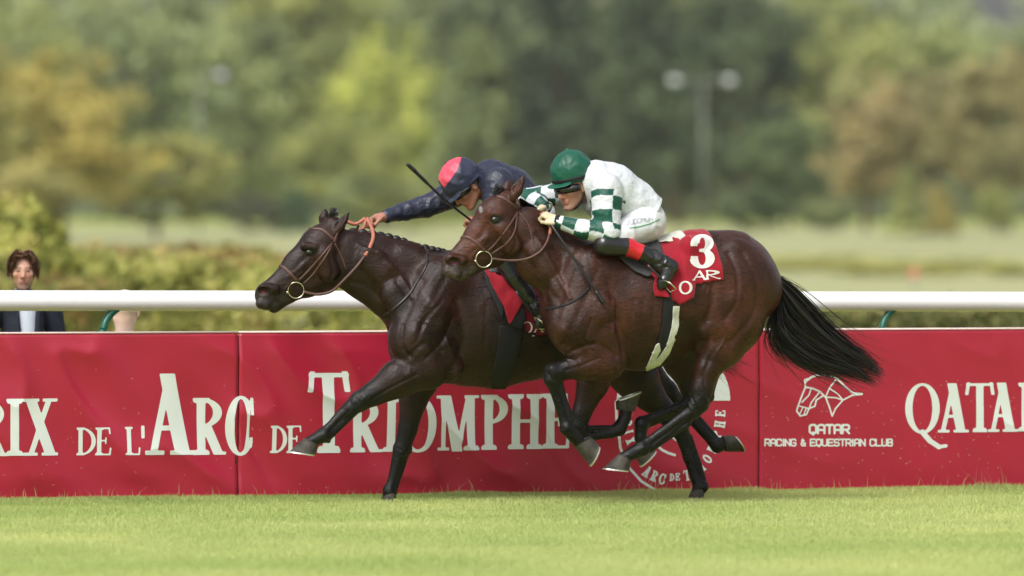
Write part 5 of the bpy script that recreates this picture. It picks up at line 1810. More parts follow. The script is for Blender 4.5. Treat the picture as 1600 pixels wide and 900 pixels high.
def bridle(fr, bvh, root, D):
    for nm, pts, w in D['straps']:
        strap(nm, fr, bvh, pts, w, .004, m_leather, root, mirror=True, n=5)
    x, y = D['ring']
    o, d = fr.ray(x, y); h = bvh.ray_cast(o, d)
    l = (h[0].y if h[0] is not None else -.06) - .012
    for sgn in (1, -1):
        c = fr.pt(x, y, l) * np.array([1, sgn, 1])
        v, f = ring_mesh(c, .050, .0042, (.12, 1, 0)); obj('bit_ring', v, f, m_steel, root)
        b = fr.pt(D['bit'][0], D['bit'][1], l + .012) * np.array([1, sgn, 1])
        v, f = tube([b + np.array([.01, -sgn * l * .6, 0]) * .5, b, b + np.array([-.006, -.006 * sgn, 0])], [.008, .009, .010], 8); obj('bit_bar', v, f, m_steel, root)
    return l


# ---- bay's bridle and strapping
br = empty('bridle', 'brown leather bridle with round bit ring on the bay horse', 'bridle', MN, group='racing bridles')
lN = bridle(FN, BVN, br, dict(ring=(756, 405), bit=(743, 408), straps=[
    ('browband', [(769, 304), (786, 309), (800, 319), (811, 328)], .021), ('headpiece', [(808, 311), (811, 320), (812, 330)], .022),
    ('cheekpiece', [(809, 331), (796, 352), (773, 382), (762, 392)], .014), ('cheekpiece', [(808, 333), (805, 359), (793, 379), (768, 397)], .014),
    ('throatlash', [(811, 332), (826, 352), (832, 378), (826, 398)], .010), ('noseband', [(719, 371), (732, 371), (746, 381), (758, 392)], .019)]))
rein_pts = [(769, 404, lN), (798, 407, lN - .02), (824, 404, -.13), (844, 393, -.145), (855, 377, -.145), (860, 360, -.13), (856, 346, -.11), (847, 334, -.09)]
v, f = free_tube(FN, rein_pts[:6], .0075); obj('rein', v, f, m_leather, br)
v, f = free_tube(FN, [(859, 366, -.138), (860, 356, -.13), (856, 346, -.11), (845, 333, -.085)], .0105); obj('rein_grip', v, f, m_grip, br)
v, f = free_tube(FN, [(x, y, -l) for x, y, l in rein_pts[:4]] + [(850, 350, .08)], .0075); obj('rein', v, f, m_leather, br)
ns = empty('neck_strap', 'black breast strap with thin cords on the bay horse\'s shoulder', 'strap', MN)
strap('breast_band', FN, BVN, [(853, 483), (872, 480), (892, 473), (908, 463), (921, 449)], .016, .005, m_black_web, ns, mirror=True)
strap('cord', FN, BVN, [(921, 449), (922, 428), (919, 408), (914, 390), (906, 380)], .007, .004, m_dark_leather, ns, mirror=True)
# ---- dark horse's bridle and neck strap
br2 = empty('bridle', 'brown leather bridle on the dark horse with its rein gathered high in orange grips', 'bridle', MF, group='racing bridles')
lF = bridle(FF, BVF, br2, dict(ring=(462.5, 453.5), bit=(449, 457), straps=[
    ('browband', [(487, 357), (502, 358), (514, 367), (525, 378)], .021), ('headpiece', [(528, 364), (525, 371), (522, 379)], .020),
    ('cheekpiece', [(519, 380), (504, 398), (482, 423), (466, 439)], .014), ('cheekpiece', [(518, 384), (512, 396), (500, 414), (486, 432), (474, 443)], .014),
    ('throatlash', [(523, 380), (534, 402), (541, 421)], .011), ('noseband', [(431, 415), (442, 417), (454, 428), (465, 439)], .019)]))
v, f = free_tube(FF, [(474, 456, lF), (496, 460, lF - .02), (518, 455, -.10), (534, 441, -.12), (556, 418, -.13), (570, 400, -.12)], .0095); obj('rein', v, f, m_leather, br2)
v, f = free_tube(FF, [(570, 400, -.12), (578, 386, -.10), (583, 371, -.06), (581, 357, -.01), (573, 341, .04)], .0125); obj('rein_grip', v, f, m_grip, br2)
v, f = free_tube(FF, [(571, 341, .05), (556, 350, .06), (541, 346, .07)], .012); obj('rein_grip', v, f, m_grip, br2)
v, f = free_tube(FF, [(572, 343, .04), (568, 356, .03), (562, 360, .05)], .011); obj('rein_grip', v, f, m_grip, br2)
v, f = free_tube(FF, [(474, 456, -lF), (510, 455, .1), (545, 425, .12), (552, 380, .10), (560, 352, .08)], .0085); obj('rein', v, f, m_leather, br2)
ns2 = empty('neck_strap', 'brown neck strap looped round the dark horse\'s neck', 'strap', MF)
strap('loop', FF, BVF, [(657, 384), (666, 391), (666, 414), (652, 439), (640, 459), (620, 479), (600, 493)], .019, .006, m_dark_leather, ns2, mirror=True)

# ---- saddle cloths
sc_root = empty('saddle_cloth', 'red saddle cloth with white number 3 and lettering on the bay horse', 'saddle cloth', MN, group='red saddle cloths')
zb = lambda x: float(np.interp(x, [990, 1030, 1046, 1057, 1078, 1081, 1128], [424, 434, 468, 475, 462, 443, 435]))
def pleat(P):
    uN = lambda x: FN.pt(x, 420, -.25)[0]
    a = np.exp(-((P[:, 0] - uN(1071)) / .045) ** 2) * .016 * sstep(-P[:, 1], .05, .2)
    b = .006 * np.sin((P[:, 0] - uN(1040)) * 62 + P[:, 2] * 9) * sstep(-P[:, 0], -uN(1085), -uN(1060)) * sstep(-P[:, 1], .0, .1)
    return a + b
cv, cf = wrap(FN, BVN, 1000, lambda v: 1116 + 12 * v, 460, .012, zb, 52, 40, .007, 5, pleat)
obj('cloth', cv, cf, m_red_cloth, sc_root)
BVC = bvh_of(cv, cf)
pr = Print(); pr.serif('3', 1079, 1118, 367, 419); stencil('number', FN, BVC, pr, 1.1, m_cloth_print, sc_root)
pr = Print(); pr.serif('A', 1082, 1104, 424, 438, -.05, .55); pr.serif('R', 1103, 1125, 423, 436.5, -.05, .55); stencil('lettering', FN, BVC, pr, .8, m_cloth_print, sc_root)
pr = Print(); pr.serif('O', 1061, 1081, 440, 459, 0, .6); stencil('lettering', FN, BVC, pr, .8, m_cloth_print, sc_root)
patch('flap', FN, BVN, [(1000, 409), (1016, 414), (1026, 428), (1033, 446), (1045, 465), (1022, 463), (1019, 451), (1022, 438), (1012, 423)], .035, m_red_cloth, sc_root, .005, 2.2, .010, 3, True)
sc2 = empty('saddle_cloth', 'red saddle cloth hanging beside the dark horse\'s girth with white Q', 'saddle cloth', MF, group='red saddle cloths')
zb2 = lambda x: float(np.interp(x, [770, 812, 816, 840, 880], [440, 470, 516, 522, 516]))
cv, cf = wrap(FF, BVF, 770, lambda v: 872 + 8 * v, 470, .012, zb2, 44, 40, .005, 8)
obj('cloth', cv, cf, m_dred_cloth, sc2)
BVC2 = bvh_of(cv, cf)
pr = Print(); pr.serif('Q', 816, 832, 503, 520); pr.serif('A', 834, 850, 504, 519); pr.serif('T', 851, 866, 503, 518); stencil('lettering', FF, BVC2, pr, .8, m_cloth_print, sc2)
patch('flap', FF, BVF, [(755, 424), (763, 417), (776, 434), (788, 436), (795, 448), (816, 472), (794, 508), (786, 480), (771, 454)], .034, m_red_cloth, sc2, .006, 2.4, .010, 7, True)

# ---- saddles with girths and stirrups
sd = empty('racing_saddle', 'small grey racing saddle under the green-capped jockey with black and white girth', 'saddle', MN, group='racing saddles')
cv, cf = wrap(FN, BVN, 968, lambda v: 1038, 460, .030, lambda x: 402, 16, 24, .002, 3)
obj('seat', cv, cf, m_grey_leather, sd)
patch('saddle_flap', FN, BVN, [(960, 394), (976, 396), (1000, 409), (1018, 423), (1019, 432), (1010, 434), (990, 425), (972, 410)], .026, m_grey_leather, sd, .014, 2.4, .002, 4)
cv, cf = wrap(FN, BVN, 1030, lambda v: 1080, 460, .024, lambda x: 376, 14, 18, .003, 9)
obj('pad', cv, cf, m_white_cloth, sd)
patch('girth', FN, BVN, [(1038, 455), (1053, 455), (1052, 505), (1047, 530), (1038, 552), (1028, 571), (1016, 575), (1025, 545), (1034, 508)], .010, m_black_web, sd, .008, 2.4)
patch('girth_sleeve', FN, BVN, [(1051, 478), (1062, 478), (1058.5, 510), (1051, 535), (1044, 551), (1030, 568), (1010, 576), (1008, 572), (1028, 557), (1041, 538), (1048, 512)], .018, m_white_cloth, sd, .010, 1.8, .002)
patch('girth_sleeve', FN, BVN, [(1029, 534), (1031, 545), (1019, 570), (1010, 575), (1010, 570), (1020, 548), (1024, 538)], .018, m_white_cloth, sd, .010, 1.6, .002)
sd2 = empty('racing_saddle', 'dark racing saddle under the navy-clad jockey with black girth', 'saddle', MF, group='racing saddles')
cv, cf = wrap(FF, BVF, 765, lambda v: 850, 470, .030, lambda x: 425, 16, 24, .002, 3)
obj('seat', cv, cf, m_grey_leather, sd2)
patch('girth_flap', FF, BVF, [(816, 472), (820, 495), (814, 514), (794, 508), (802, 492)], .028, m_black_web, sd2, .010, 2.2)
patch('girth', FF, BVF, [(780, 508), (815, 512), (812, 540), (800, 580), (790, 606), (766, 606), (772, 570), (778, 540)], .010, m_black_web, sd2, .010, 2.6)
patch('girth_edge', FF, BVF, [(752, 415), (758, 416), (772, 455), (786, 480), (784, 500), (775, 480), (760, 446)], .020, m_black_web, sd2, .010, 2.2)


def stirrup(fr, root, top, mid, lat, R=.045):
    a = fr.pt(top[0], top[1], lat); b = fr.pt(mid[0], mid[1], lat - .02)
    N_ = np.array([0, 0, 1.])
    P = np.array([a + (b - a) * t for t in np.linspace(0, 1, 6)])
    v, f = ribbon(P, np.tile((0, -1, 0), (6, 1)), .016, .003)
    obj('stirrup_leather', v, f, m_dark_leather, root)
    d = (b - a) / np.linalg.norm(b - a)
    side = np.cross(d, (1, 0, 0)); side /= np.linalg.norm(side)
    loop = [b, b + side * .05 + d * .05, b + side * .055 + d * .10, b - side * .055 + d * .10, b - side * .05 + d * .05]
    v, f = tube(np.array(loop), .005, 6, closed=True)
    obj('stirrup_iron', v, f, m_steel, root)


stirrup(FN, sd, (1012, 414), (1034, 436), -.33); stirrup(FN, sd, (1012, 414), (1034, 436), .36)
stirrup(FF, sd2, (806, 455), (835, 494), -.35); stirrup(FF, sd2, (806, 455), (835, 494), .36)

# ================================================================ jockeys
def unit(v):
    v = np.array(v, float); return v / np.linalg.norm(v)


def add_head(g, C, fwd, up, s=1.0, neck_to=None):
    f = unit(fwd); u = np.array(up, float); u = unit(u - f * (f @ u)); sd_ = np.cross(u, f)
    A = np.stack([f, sd_, u], 1)
    W = lambda a, b, c: C + (A @ np.array([a, b, c])) * s
    E = lambda c, r, k=.02, neg=False: g.ell(W(*c), np.array(r) * s, A, k, neg)
    E((-.015, 0, .035), (.10, .078, .092)); E((.03, 0, -.03), (.062, .060, .088), .03)
    for q in (-1, 1):
        g.cap(W(-.02, q * .05, -.05), W(.055, q * .018, -.105), .020 * s, .018 * s, .025)
        g.ell(W(.055, q * .045, -.02), np.array([.03, .022, .022]) * s, A, .02)
        g.cap(W(.092, 0, .0), W(.096, q * .012, -.04), .006 * s, .0085 * s, .008)
        g.ell(W(-.012, q * .079, -.012), np.array([.018, .010, .032]) * s, A, .008)
        g.ell(W(.096, q * .032, .006), np.array([.014, .018, .011]) * s, A, .010, True)
        g.ell(W(.080, q * .032, .004), np.array([.012, .013, .010]) * s, A, .004)
    g.cap(W(.089, 0, .015), W(.113, 0, -.034), .009 * s, .0125 * s, .012)
    g.cap(W(.083, -.035, .024), W(.083, .035, .024), .010 * s, .010 * s, .016)
    g.cap(W(.085, -.020, -.066), W(.085, .020, -.066), .008 * s, .008 * s, .010)
    g.cap(W(.083, -.017, -.078), W(.083, .017, -.078), .0085 * s, .0085 * s, .008)
    g.cap(W(.10, -.02, -.072), W(.10, .02, -.072), .0025 * s, .0025 * s, .004, neg=True)
    E((.066, 0, -.108), (.024, .024, .018), .02)
    if neck_to is not None:
        g.cap(W(-.03, 0, -.05), neck_to, .052 * s, .058 * s, .03)
    return W, A


def add_fist(g, wrist, knuck, palm_n, s=1.0, thumb_side=1, fore=None):
    f = unit(knuck - wrist); p = np.array(palm_n, float); p = unit(p - f * (f @ p)); w = np.cross(f, p) * thumb_side
    o = np.array(wrist, float)
    W = lambda a, b, c: o + (f * a + w * b + p * c) * s
    g.ell(W(.055, 0, .005), np.array([.05, .040, .020]) * s, np.stack([f, w, p], 1), .012)
    g.cap(W(-.03, 0, 0), W(.03, 0, 0), .026 * s, .027 * s, .015)
    for i, (ln, b) in enumerate(((1.0, .030), (1.08, .010), (1.02, -.010), (.85, -.028))):
        r = .0098 if i < 3 else .0088
        k1 = W(.094, b, .004); k2 = W(.102, b * .95, .034 * ln); k3 = W(.078, b * .92, .046 * ln); k4 = W(.058, b * .9, .032)
        g.cap(W(.06, b, .0), k1, r * s, r * 1.08 * s, .006)
        g.cap(k1, k2, r * 1.05 * s, r * s, .004); g.cap(k2, k3, r * s, r * .92 * s, .004); g.cap(k3, k4, r * .92 * s, r * .8 * s, .004)
    g.cap(W(.015, .034, .008), W(.05, .046, .022), .015 * s, .0125 * s, .010)
    g.cap(W(.05, .046, .022), W(.080, .030, .042), .0122 * s, .0105 * s, .005)
    return W


def face_colours(V, C, A, s, skin, hair=None, brow=(.06, .035, .025), eyes=True, stubble=0.0):
    q = ((V - C) @ A) / s
    c = np.tile(np.array(skin), (len(V), 1)) * (1 + .06 * fbm(V * 30, 2, 4))[:, None]
    def bl(w, colr):
        nonlocal c
        c = c + (np.array(colr) - c) * np.clip(w, 0, 1)[:, None]
    inh = (np.abs(q) < np.array([.16, .12, .17])).all(1)
    fr_ = inh & (q[:, 0] > .03)
    bl(fr_ * .55 * np.exp(-(((q[:, 1] - .0) / .03) ** 2 + ((q[:, 2] + .04) / .02) ** 2)), (.42, .13, .09))
    for sg in (-1, 1):
        bl(fr_ * .45 * np.exp(-(((q[:, 1] - sg * .045) / .022) ** 2 + ((q[:, 2] + .035) / .022) ** 2)), (.45, .15, .11))
        if eyes:
            bl(fr_ * .95 * np.exp(-(((q[:, 1] - sg * .032) / .012) ** 4 + ((q[:, 2] - .003) / .006) ** 4)), (.02, .014, .012))
            bl(fr_ * .8 * np.exp(-(((q[:, 1] - sg * .034) / .020) ** 4 + ((q[:, 2] - .026) / .006) ** 4)), brow)
    bl(fr_ * .8 * np.exp(-((q[:, 1] / .024) ** 4 + ((q[:, 2] + .072) / .012) ** 4)), (.36, .10, .085))
    if stubble:
        bl(inh * stubble * sstep(-q[:, 2], .05, .09), (.12, .08, .06))
    return c


def gather(V, F, amp, freq, seed, aniso=(1, 1, 1)):
    return V + normals(V, F) * (amp * (1 - 2 * np.abs(fbm(V * freq * np.array(aniso), 2, seed))) * .5)[:, None]


m_skin = material('skin', rough=.5, spec=.4, attr=True, noise=.05, nscale=60)
m_silk = material('silk', rough=.48, spec=.4, attr=True, bump=.03, bscale=5.5, bstretch=(1.6, 1, 1.9))
m_navy = material('navy_silk', lin(40, 44, 62), rough=.40, spec=.45, bump=.03, bscale=6.5, bstretch=(1.7, 1, 1.9), noise=.12, nscale=9)
m_breech = material('white_breeches', lin(210, 212, 216), rough=.6, spec=.3, bump=.004, bscale=14)
m_boot = material('boot_leather', rough=.22, spec=.6, attr=True, bump=.004, bscale=26, bstretch=(1, 1, 1.4))
m_helm = material('cap_silk', rough=.42, spec=.42, attr=True, bump=.010, bscale=12, bstretch=(1.5, 1, 1.5))
m_goggle = material('goggle_lens', (.006, .006, .007), rough=.06, spec=.8)
m_whip = material('whip_leather', (.012, .012, .013), rough=.35, spec=.5)


def helmet(fr, root, C, fwd, up, R, cut, brimlen, colour, band=None):
    f = unit(fwd); u = np.array(up, float); u = unit(u - f * (f @ u)); sd_ = np.cross(u, f)
    A = np.stack([f, sd_, u], 1)
    W = lambda a, b, c: C + A @ np.array([a, b, c])
    g = SDF(C - .24, C + .24, .0048)
    g.ell(C, R, A, .01)
    g.plane_cut(W(0, 0, -cut), -u)
    g.ell(W(-.01, 0, -cut - .004), (R[0] * .97, R[1] * .97, .02), A, .012)
    g.ell(W(R[0] - .02, 0, -cut - .010), (brimlen, R[1] * .86, .009), axes_from(f * .96 - u * .22, sd_), .010)
    g.ell(W(-.02, 0, -.02 - cut), (R[0] * .80, R[1] * .80, .05), A, .006, True)
    g.ell(W(.0, 0, R[2] + .001), (.016, .016, .010), A, .008)
    V, F = g.mesh(1)
    q = (V - C) @ A
    ang = np.arctan2(q[:, 1], q[:, 0])
    up_ = sstep(q[:, 2], -cut + .02, .02) * (1 - sstep(q[:, 2], R[2] * .75, R[2]))
    V = V + normals(V, F) * (up_ * (.0035 * np.sin(ang * 9 + 2 * q[:, 2] * 24) * (.5 + .5 * fbm(V * 9, 1, 3)) + .0042 * fbm(V * 20, 2, 6)))[:, None]
    c = colour(V, q)
    o = obj('helmet', V, F, m_helm, root, colv=c)
    if band is not None:
        P = []
        for t in np.linspace(0, 2 * math.pi, 40, endpoint=False):
            k = math.sqrt(max(1 - ((-cut + .012) / R[2]) ** 2, .1)) * 1.015
            P.append(W(math.cos(t) * R[0] * k, math.sin(t) * R[1] * k, -cut + .012))
        P.append(P[0])
        v, f_ = ribbon(np.array(P), np.array([unit(p - W(0, 0, -cut + .012)) for p in P]), .022, .003)
        obj('band', v, f_, band, o)
    return W, A


def goggles(root, W, s, strap_mat):
    P = [W(.098 * math.cos(a) * 1.03 - .002, .082 * math.sin(a), .006) for a in np.linspace(-1.25, 1.25, 15)]
    g = SDF(np.min(P, 0) - .06, np.max(P, 0) + .06, .004)
    for a, b in zip(P[:-1], P[1:]):
        g.cap(a, b, .021 * s, .021 * s, .006)
    V, F = g.mesh(1)
    obj('goggles', V, F, m_goggle, root)


def arm_check(V, pts, cell, ox=0.0):
    d, t = chain_d(V, pts)
    L = np.r_[0, np.cumsum([np.linalg.norm(np.array(b) - np.array(a)) for a, b in zip(pts[:-1], pts[1:])])]
    i = np.minimum(t.astype(int), len(pts) - 2)
    arc = L[i] + (t - i) * (L[i + 1] - L[i])
    arc = arc + .02 * fbm(V * 9, 1, 5)
    P = np.array(pts)
    ax = (P[i + 1] - P[i]); ax /= np.linalg.norm(ax, axis=1)[:, None]
    foot = P[i] + (t - i)[:, None] * (P[i + 1] - P[i])
    rel = V - foot
    e1 = np.cross(ax, np.array([0, 1.0, 0.25])); e1 /= np.linalg.norm(e1, axis=1)[:, None]
    e2 = np.cross(ax, e1)
    an = np.arctan2((rel * e2).sum(1), (rel * e1).sum(1)) + .35 * fbm(V * 8, 1, 6)
    k = np.floor((arc + ox) / cell).astype(int) + np.floor((an + math.pi) / (math.pi / 2) + .04).astype(int)
    return d, arc, (k % 2).astype(float)


# ---------------------------------------------------------------- jockey in white with green checks
pt = FN.pt; R_ = FN.rad
j1 = empty('person', 'jockey in white silks with green checked sleeves and green cap, crouched on the bay', 'person', MN, group='jockeys')
HC = pt(895, 293.5, -.02); HF = (-.90, -.40, -.22); HU = (-.12, 0, .98)
armL = [pt(947, 297, -.175), pt(948, 362, -.24), pt(912, 358, -.21), pt(872, 346, -.145)]
armR = [pt(915, 298, .17), pt(822, 310, .26), pt(840, 318, .16), pt(852, 324, .09)]
g = SDF(pt(812, 470, 0) + np.array([-.05, -.46, -.05]), pt(1068, 232, 0) + np.array([.05, .46, .06]), .0056)
W1, A1 = add_head(g, HC, HF, HU, 1.04, pt(932, 292, -.0))
g.chain([pt(1004, 348, 0), pt(985, 320, 0), pt(951, 302, 0), pt(930, 290, 0)], [R_(29), R_(33), R_(37), R_(26)], .03, [R_(29) / .15, R_(33) / .135, R_(37) / .15, R_(26) / .16])
for a, sg in ((armL, -1), (armR, 1)):
    g.chain(a, [R_(15), R_(11.5), R_(10.5), R_(7)], .02)
legs = {}
for sg in (-1, 1):
    L = [pt(1000, 350, sg * .10), pt(948, 383, sg * .255), pt(980, 386, sg * .27), pt(1022, 402, sg * .295), pt(1046, 417, sg * .31), pt(1034, 444, sg * .32)]
    legs[sg] = L
    g.chain(L, [R_(22), R_(14), R_(11), R_(8.5), R_(8), R_(6)], .02)
add_fist(g, armL[-1], pt(846, 331, -.09), (-.25, .55, -.8), 1.05, 1)
add_fist(g, armR[-1], pt(838, 330, .05), (-.25, -.55, -.8), 1.05, -1)
V, F = g.mesh(1)
SKIN = (.45, .235, .165)
c = face_colours(V, HC, A1, 1.04, SKIN, eyes=False)
for w_ in (armL, armR):
    d = np.linalg.norm(V - (w_[-1] + unit(w_[-1] - w_[-2]) * .05), axis=1)
    m = 1 - sstep(d, .10, .115)
    c = c + (np.array(lin(206, 190, 160)) - c) * m[:, None]
obj('body', V, F, m_skin, j1, colv=c)

g = SDF(pt(812, 400, 0) + np.array([-.05, -.42, -.05]), pt(1045, 240, 0) + np.array([.05, .42, .06]), .0056)
g.chain([pt(1012, 336, 0), pt(985, 319, 0), pt(951, 300, 0), pt(929, 287, 0)], [R_(34), R_(40), R_(46), R_(37)], .03, [R_(34) / .165, R_(40) / .155, R_(46) / .18, R_(37) / .185])
g.chain(armL, [R_(26), R_(21), R_(14.5), R_(10)], .022)
g.cap(pt(938, 372, -.235), pt(948, 372, -.24), R_(8), R_(9), .02)
g.chain(armR, [R_(22), R_(15), R_(14), R_(10)], .022)
g.ell(W1(.035, 0, -.03), (.115, .10, .15), A1, .02, True)     # neck opening
g.plane_cut(pt(1022, 322, 0), unit((.80, 0, -.60)))
V, F = g.mesh(2)
V = gather(V, F, .005, 10, 4, (1.2, .8, 1.3))
dL, aL, kL = arm_check(V, armL, .082, .02)
dR, aR, kR = arm_check(V, armR, .082, .05)
WHITE, GREEN = np.array(lin(204, 208, 214)), np.array(lin(14, 76, 62))
c = np.tile(WHITE, (len(V), 1))
onL = (dL < .135) & (aL > .02) & (V[:, 1] < -.10) & (aL > (.02 + .0 * dL)); onR = (dR < .125) & (aR > .05) & (V[:, 1] > .03)
c[onL & (kL > .5)] = GREEN; c[onR & (kR > .5)] = GREEN
obj('jersey', V, F, m_silk, j1, colv=c)
for a in (armL, armR):
    e = unit(a[-1] - a[-2])
    v, f = tube([a[-1] - e * .012, a[-1] - e * .004, a[-1] + e * .018, a[-1] + e * .024], [R_(10), R_(10.6), R_(10), R_(8)], 12); obj('cuff', v, f, m_black_web, j1)
g = SDF(pt(930, 420, 0) + np.array([-.03, -.42, -.03]), pt(1045, 300, 0) + np.array([.04, .42, .05]), .0056)
g.chain([pt(1006, 347, 0), pt(990, 325, 0)], [R_(34.5), R_(34)], .03, [R_(34.5) / .175, R_(34) / .155])
for sg in (-1, 1):
    L = legs[sg]
    g.chain([pt(1005, 352, sg * .09), pt(975, 366, sg * .19), pt(948, 382, sg * .25)], [R_(29), R_(22), R_(15.5)], .03)
V, F = g.mesh(2)
V = gather(V, F, .008, 12, 8)
obj('breeches', V, F, m_breech, j1)
BVB = bvh_of(V, F)
m_faint = material('grey_print', lin(150, 154, 158), rough=.7); m_gline = material('green_print', lin(60, 150, 90), rough=.6)
pr = Print(); pr.sans('JUDDMONT', 978, 1026, 345, 352, .12, -.20); stencil('trouser_lettering', FN, BVB, pr, .5, m_faint, j1)
pr = Print(); pr.line([(984, 356.5), (1000, 354), (1015, 350), (1030, 343)], 1.4); stencil('trouser_line', FN, BVB, pr, .6, m_gline, j1)


def boots(fr, root, L, sg, rad, bands, seed):
    lo = np.min(L, 0) - .09; hi = np.max(L, 0) + .09
    g = SDF(lo, hi, .005)
    g.chain(L[:4], rad[:4], .016)
    g.chain(L[3:5], rad[3:5], .014); g.cap(L[3], (L[4] + L[5]) / 2, rad[3] * .8, rad[5] * 1.05, .016)
    g.chain(L[4:6], [rad[4], rad[5] * 1.1], .014)
    g.cap(L[5], L[5] + unit(L[5] - L[4]) * .028, rad[5] * 1.1, rad[5] * .72, .014)
    V, F = g.mesh(1)
    d, t = chain_d(V, L)
    fold = sstep(t, 2.2, 2.7) * (1 - sstep(t, 3.7, 4.1))
    V = V + normals(V, F) * (fold * .007 * (1 - 2 * np.abs(fbm(V * np.array([26, 18, 26]), 2, seed))))[:, None]
    c = np.zeros((len(V), 3)); c[:] = (.012, .012, .013)
    for t0, t1, colr in bands:
        m = (t >= t0) & (t < t1); c[m] = colr
    o = obj('boot', V, F, m_boot, root, colv=c)
    sole = unit(np.cross(unit(L[5] - L[4]), (0, 1, 0)))
    if sole @ (L[3] - L[4]) > 0: sole = -sole
    return o


for sg in (-1, 1):
    L = [pt(944, 383, sg * .262), pt(980, 386, sg * .272), pt(1002, 395, sg * .285), pt(1022, 403, sg * .297), pt(1049, 417, sg * .31), pt(1036, 441, sg * .32)]
    boots(FN, j1, L, sg, [R_(17.5), R_(14), R_(12.5), R_(11.5), R_(11), R_(9)], [(1.0, 1.98, lin(196, 26, 42))], 3)
GR = np.array(lin(20, 84, 66))
W1h, A1h = helmet(FN, j1, pt(893, 268, -.01), HF, HU, np.array([.140, .122, .136]), .050, .052, lambda V, q: np.tile(GR, (len(V), 1)) * (1 + .10 * fbm(V * 14, 2, 2))[:, None], m_black_web)
goggles(j1, W1, 1.12, m_black_web)
v, f = tube(catmull([W1(-.02, .082, .01), W1(.0, .082, -.05), W1(.035, .06, -.105), W1(.05, 0, -.125), W1(.035, -.06, -.105), W1(.0, -.082, -.05), W1(-.02, -.082, .01)], 4), .006, 6)
obj('chin_strap', v, f, m_black_web, j1)
wh = empty('riding_whip', 'black whip held down along the bay horse\'s shoulder', 'whip', MN, group='riding whips')
v, f = free_tube(FN, [(855, 340, -.10), (866, 358, -.18), (890, 394, -.24), (916, 432, -.285), (942, 471, -.32)], [.010] * 6 + [.0085] * 12 + [.0075] * 7); obj('shaft', v, f, m_whip, wh)
v, f = free_tube(FN, [(931, 455, -.305), (944, 474, -.325)], .0125); obj('keeper', v, f, m_whip, wh)

# ---------------------------------------------------------------- jockey in navy
pt = FF.pt; R_ = FF.rad
j2 = empty('person', 'jockey in navy silks with pink and navy cap, arm stretched to the dark horse\'s head', 'person', MF, group='jockeys')
HC = pt(729, 293, -.02); HF = (-.74, -.16, -.65); HU = (-.64, 0, .76)
armR = [pt(752, 284, .17), pt(668, 321, .22), pt(633, 330, .20), pt(604, 338, .15)]
armL = [pt(778, 288, -.17), pt(776, 340, -.22), pt(764, 348, -.18), pt(754, 350, -.13)]
g = SDF(pt(556, 520, 0) + np.array([-.05, -.46, -.05]), pt(925, 240, 0) + np.array([.05, .46, .06]), .0056)
W2, A2 = add_head(g, HC, HF, HU, 1.0, pt(760, 285, 0))
g.chain([pt(838, 331, 0), pt(820, 319, 0), pt(795, 301, 0), pt(765, 286, 0)], [R_(23), R_(27), R_(30), R_(24)], .03, [R_(23) / .15, R_(27) / .135, R_(30) / .15, R_(24) / .16])
for a in (armL, armR): g.chain(a, [R_(15), R_(11.5), R_(10), R_(7)], .02)
legs2 = {}
for sg in (-1, 1):
    L = [pt(838, 338, sg * .10), pt(790, 410, sg * .25), pt(806, 436, sg * .28), pt(836, 477, sg * .315), pt(852, 489, sg * .33), pt(843, 504, sg * .335)]
    legs2[sg] = L
    g.chain(L, [R_(22), R_(14), R_(11), R_(8.5), R_(8), R_(6)], .02)
add_fist(g, pt(595, 340, .13), pt(570, 345, .08), (.1, -.35, -.9), 1.12, 1)
g.cap(armR[-1], pt(595, 340, .13), R_(7.2), R_(6.5), .012)
add_fist(g, armL[-1], pt(741, 345, -.10), (-.2, .6, -.75), 1.05, 1)
V, F = g.mesh(1)
c = face_colours(V, HC, A2, 1.0, (.40, .185, .125), eyes=False)
obj('body', V, F, m_skin, j2, colv=c)
g = SDF(pt(590, 400, 0) + np.array([-.05, -.42, -.05]), pt(920, 240, 0) + np.array([.05, .42, .06]), .0056)
g.chain([pt(832, 326, 0), pt(818, 318, 0), pt(796, 299, 0), pt(768, 283, 0)], [R_(25), R_(31), R_(37), R_(34)], .03, [R_(25) / .16, R_(31) / .155, R_(37) / .17, R_(34) / .185])
g.chain(armR, [R_(25), R_(17.5), R_(14), R_(10.5)], .022)
g.chain(armL, [R_(26), R_(20), R_(14), R_(10)], .022)
g.ell(W2(.03, 0, -.03), (.10, .085, .115), A2, .02, True)
V, F = g.mesh(2)
V = gather(V, F, .008, 12, 14, (1.3, .8, 1.3))
obj('jersey', V, F, m_navy, j2)
g = SDF(pt(780, 440, 0) + np.array([-.03, -.42, -.03]), pt(930, 310, 0) + np.array([.04, .42, .05]), .0065)
g.chain([pt(840, 334, 0), pt(830, 326, 0)], [R_(26), R_(26)], .03, [R_(26) / .17, R_(26) / .16])
for sg in (-1, 1):
    g.chain([pt(838, 340, sg * .09), pt(815, 375, sg * .19), pt(793, 403, sg * .25)], [R_(24), R_(20), R_(15)], .03)
V, F = g.mesh(2)
obj('breeches', V, F, m_breech, j2)
for sg in (-1, 1):
    L = [pt(793, 411, sg * .262), pt(805, 432, sg * .285), pt(822, 457, sg * .305), pt(837, 479, sg * .32), pt(852, 490, sg * .33), pt(844, 503, sg * .335)]
    boots(FF, j2, L, sg, [R_(19), R_(16.5), R_(13), R_(11.5), R_(9.5), R_(8)], [(0, .95, (.014, .016, .022))], 5)


def pixels_of(fr, V):
    w = fr.o[None] + V[:, :1] * np.array([[CT, ST, 0]]) + V[:, 1:2] * np.array([[-ST, CT, 0]]) + V[:, 2:] * np.array([[0, 0, 1]])
    return np.stack([800 + FPX * w[:, 0] / w[:, 1], HOR - (w[:, 2] - CAMH) * FPX / w[:, 1]], 1)


